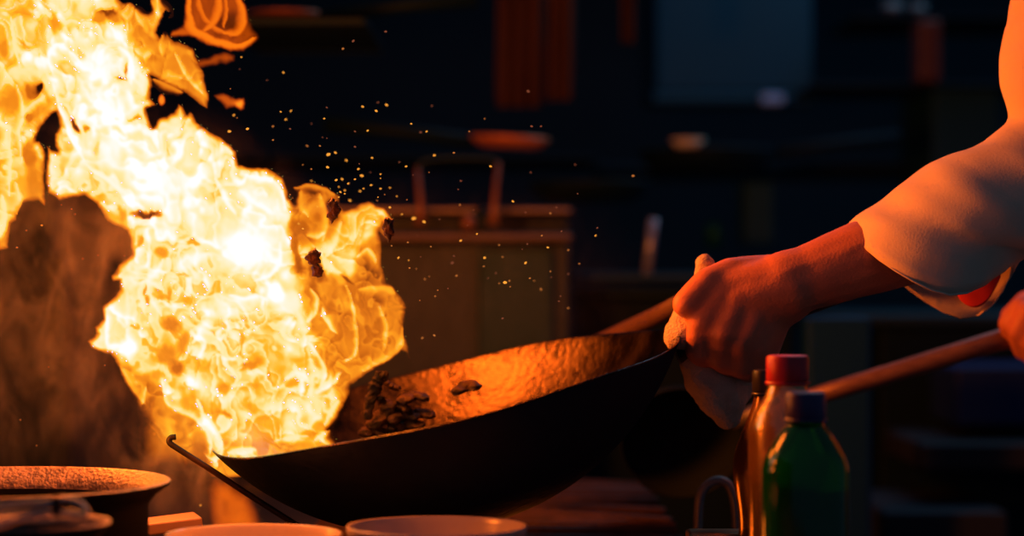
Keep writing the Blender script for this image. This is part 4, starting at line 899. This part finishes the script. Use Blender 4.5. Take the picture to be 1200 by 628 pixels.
# ------------------------------------------------------------------ light: added point lamps for the fire, an added cool fill
def lamp(name, loc, col, w, r=.04):
    d = bpy.data.lights.new(name, 'POINT'); d.color = col; d.energy = w; d.shadow_soft_size = r
    o = bpy.data.objects.new(name, d); COL.objects.link(o); o.location = loc; return o
FC = (1, .17, .012)
lamp('fire_lamp', at(322, 80, .04), FC, 22, .05)
lamp('fire_lamp', at(492, 310, .04), FC, .9, .03)
lamp('fire_lamp', at(300, 330, -.12), FC, .25, .03)  # added in front of the flame to light the bottles
lamp('fire_lamp', at(120, 300, .10), FC, 7.0, .05)
lamp('fire_lamp', at(128, 500, -.08), FC, .7, .02)
lamp('fire_lamp', at(330, 468, -.21), FC, 1.1, .02)  # added lamp outside the flame for bowl rims and bottles
lamp('fire_lamp', at(62, 190, -.15), FC, 3.0, .04)  # extra lamp before the flame, brightens the pot and bowl rims
lamp('burner_lamp', (.0, .03, 1.0), FC, .22, .025)
ar = bpy.data.lights.new('cool_fill', 'AREA'); ar.color = (.45, .72, 1.0); ar.energy = 5; ar.size = 1.2; ar.shape = 'RECTANGLE'; ar.size_y = .12  # unseen area lamp added as bluish fill for the background
o = bpy.data.objects.new('cool_fill', ar); COL.objects.link(o); o.location = (.9, 1.6, 2.4)
w = bpy.data.worlds.new('world'); SC.world = w; w.use_nodes = True
bg = w.node_tree.nodes['Background']; bg.inputs[0].default_value = (.28, .58, 1.0, 1); bg.inputs[1].default_value = .06
# ------------------------------------------------------------------ smoke
def smoke(name, c, r, dens, label, seed, aniso=.2):
    m, nt, out = nmat(name + '_gas'); vs = nt.nodes.new('ShaderNodeVolumeScatter'); vs.inputs['Color'].default_value = (.85, .82, .8, 1); vs.inputs['Anisotropy'].default_value = aniso
    tc = nt.nodes.new('ShaderNodeTexCoord'); mp = nt.nodes.new('ShaderNodeMapping'); mp.inputs['Scale'].default_value = (1, 1, .55); mp.inputs['Rotation'].default_value = (0, .35, 0)
    n = nt.nodes.new('ShaderNodeTexNoise'); n.inputs['Scale'].default_value = 26; n.inputs['Detail'].default_value = 7; n.inputs['Roughness'].default_value = .62; n.inputs['Distortion'].default_value = 1.6
    mr = nt.nodes.new('ShaderNodeMapRange'); mr.inputs['From Min'].default_value = .47; mr.inputs['From Max'].default_value = .66; mr.inputs['To Min'].default_value = dens * .04; mr.inputs['To Max'].default_value = dens * 3.6
    mr.clamp = True
    ln = nt.nodes.new('ShaderNodeVectorMath'); ln.operation = 'LENGTH'; sc = nt.nodes.new('ShaderNodeVectorMath'); sc.operation = 'MULTIPLY'; sc.inputs[1].default_value = tuple(1 / q for q in r)
    fo = nt.nodes.new('ShaderNodeMapRange'); fo.inputs['From Min'].default_value = .25; fo.inputs['From Max'].default_value = .95; fo.inputs['To Min'].default_value = 1; fo.inputs['To Max'].default_value = 0
    fo.interpolation_type = 'SMOOTHSTEP'; mu = nt.nodes.new('ShaderNodeMath'); mu.operation = 'MULTIPLY'
    nt.links.new(tc.outputs['Object'], sc.inputs[0]); nt.links.new(sc.outputs[0], ln.inputs[0]); nt.links.new(ln.outputs['Value'], fo.inputs['Value'])
    nt.links.new(tc.outputs['Object'], mp.inputs[0]); nt.links.new(mp.outputs[0], n.inputs['Vector']); nt.links.new(n.outputs['Fac'], mr.inputs['Value'])
    nt.links.new(mr.outputs[0], mu.inputs[0]); nt.links.new(fo.outputs[0], mu.inputs[1]); nt.links.new(mu.outputs[0], vs.inputs['Density'])
    nt.links.new(vs.outputs[0], out.inputs['Volume'])
    bm = bmesh.new(); bmesh.ops.create_icosphere(bm, subdivisions=5, radius=1)
    for v in bm.verts:
        k = 1 + .35 * MN.noise(v.co * 1.6 + Vector((seed, 0, 0))); v.co = Vector((v.co.x * r[0] * k, v.co.y * r[1] * k, v.co.z * r[2] * k))
    o = fin(name, bm, m); o.location = c; return tag(o, label, 'smoke', kind='stuff')
smoke('smoke', at(95, 360, .20), (.30, .09, .24), 1.2, 'brown fire-lit smoke drifting left of the flame above the iron pot', 3)
smoke('smoke', at(225, 545, .06), (.10, .06, .075), 2.2, 'small brown wisp of smoke between the iron pot and the low wok end', 5)
smoke('haze', at(530, 350, .30), (.26, .12, .16), .12, 'thin grey-brown haze hanging over the far side of the wok', 8)
SC.cycles.volume_step_rate = .4; SC.cycles.volume_max_steps = 256

slab('wall_shelf', 1000, 17, 1240, 21, 1.75, .3, M_DARK, 'thin dark shelf carrying the pale cups near the top right', 'shelf')
slab('wall_shelf', 262, 22.5, 430, 27, .72, .36, M_DARK, 'short dark shelf under the orange-lit pan at the top', 'shelf')

bm = bmesh.new(); c = at(806, 171, 1.5); lathe(bm, [(0, 0), (.016, 0), (.026, .010), (.027, .010), (.017, -.002), (0, -.002)], c, 24)  # pale dish added in place of a lamp reflection on the pan lip
tag(fin('glint_dish', bm, surf('pale_glint', (.62, .70, .55), .3)), 'tiny pale dish added as the glint on the lip of the wide dark pan', 'dish')
a = at(893, 122, 1.93); b = at(919, 110, 1.93); bm = bmesh.new(); box(bm, (a.x, 1.93, a.z), (b.x, 1.965, b.z), .004); o = fin('glint_block', bm, surf('pale_blue_glint', (.20, .38, .70), .5), hood, smooth=False); o['label'] = 'pale blue block added as the glint on the hood lip'  # pale blue block stands in for a lamp reflection on the hood
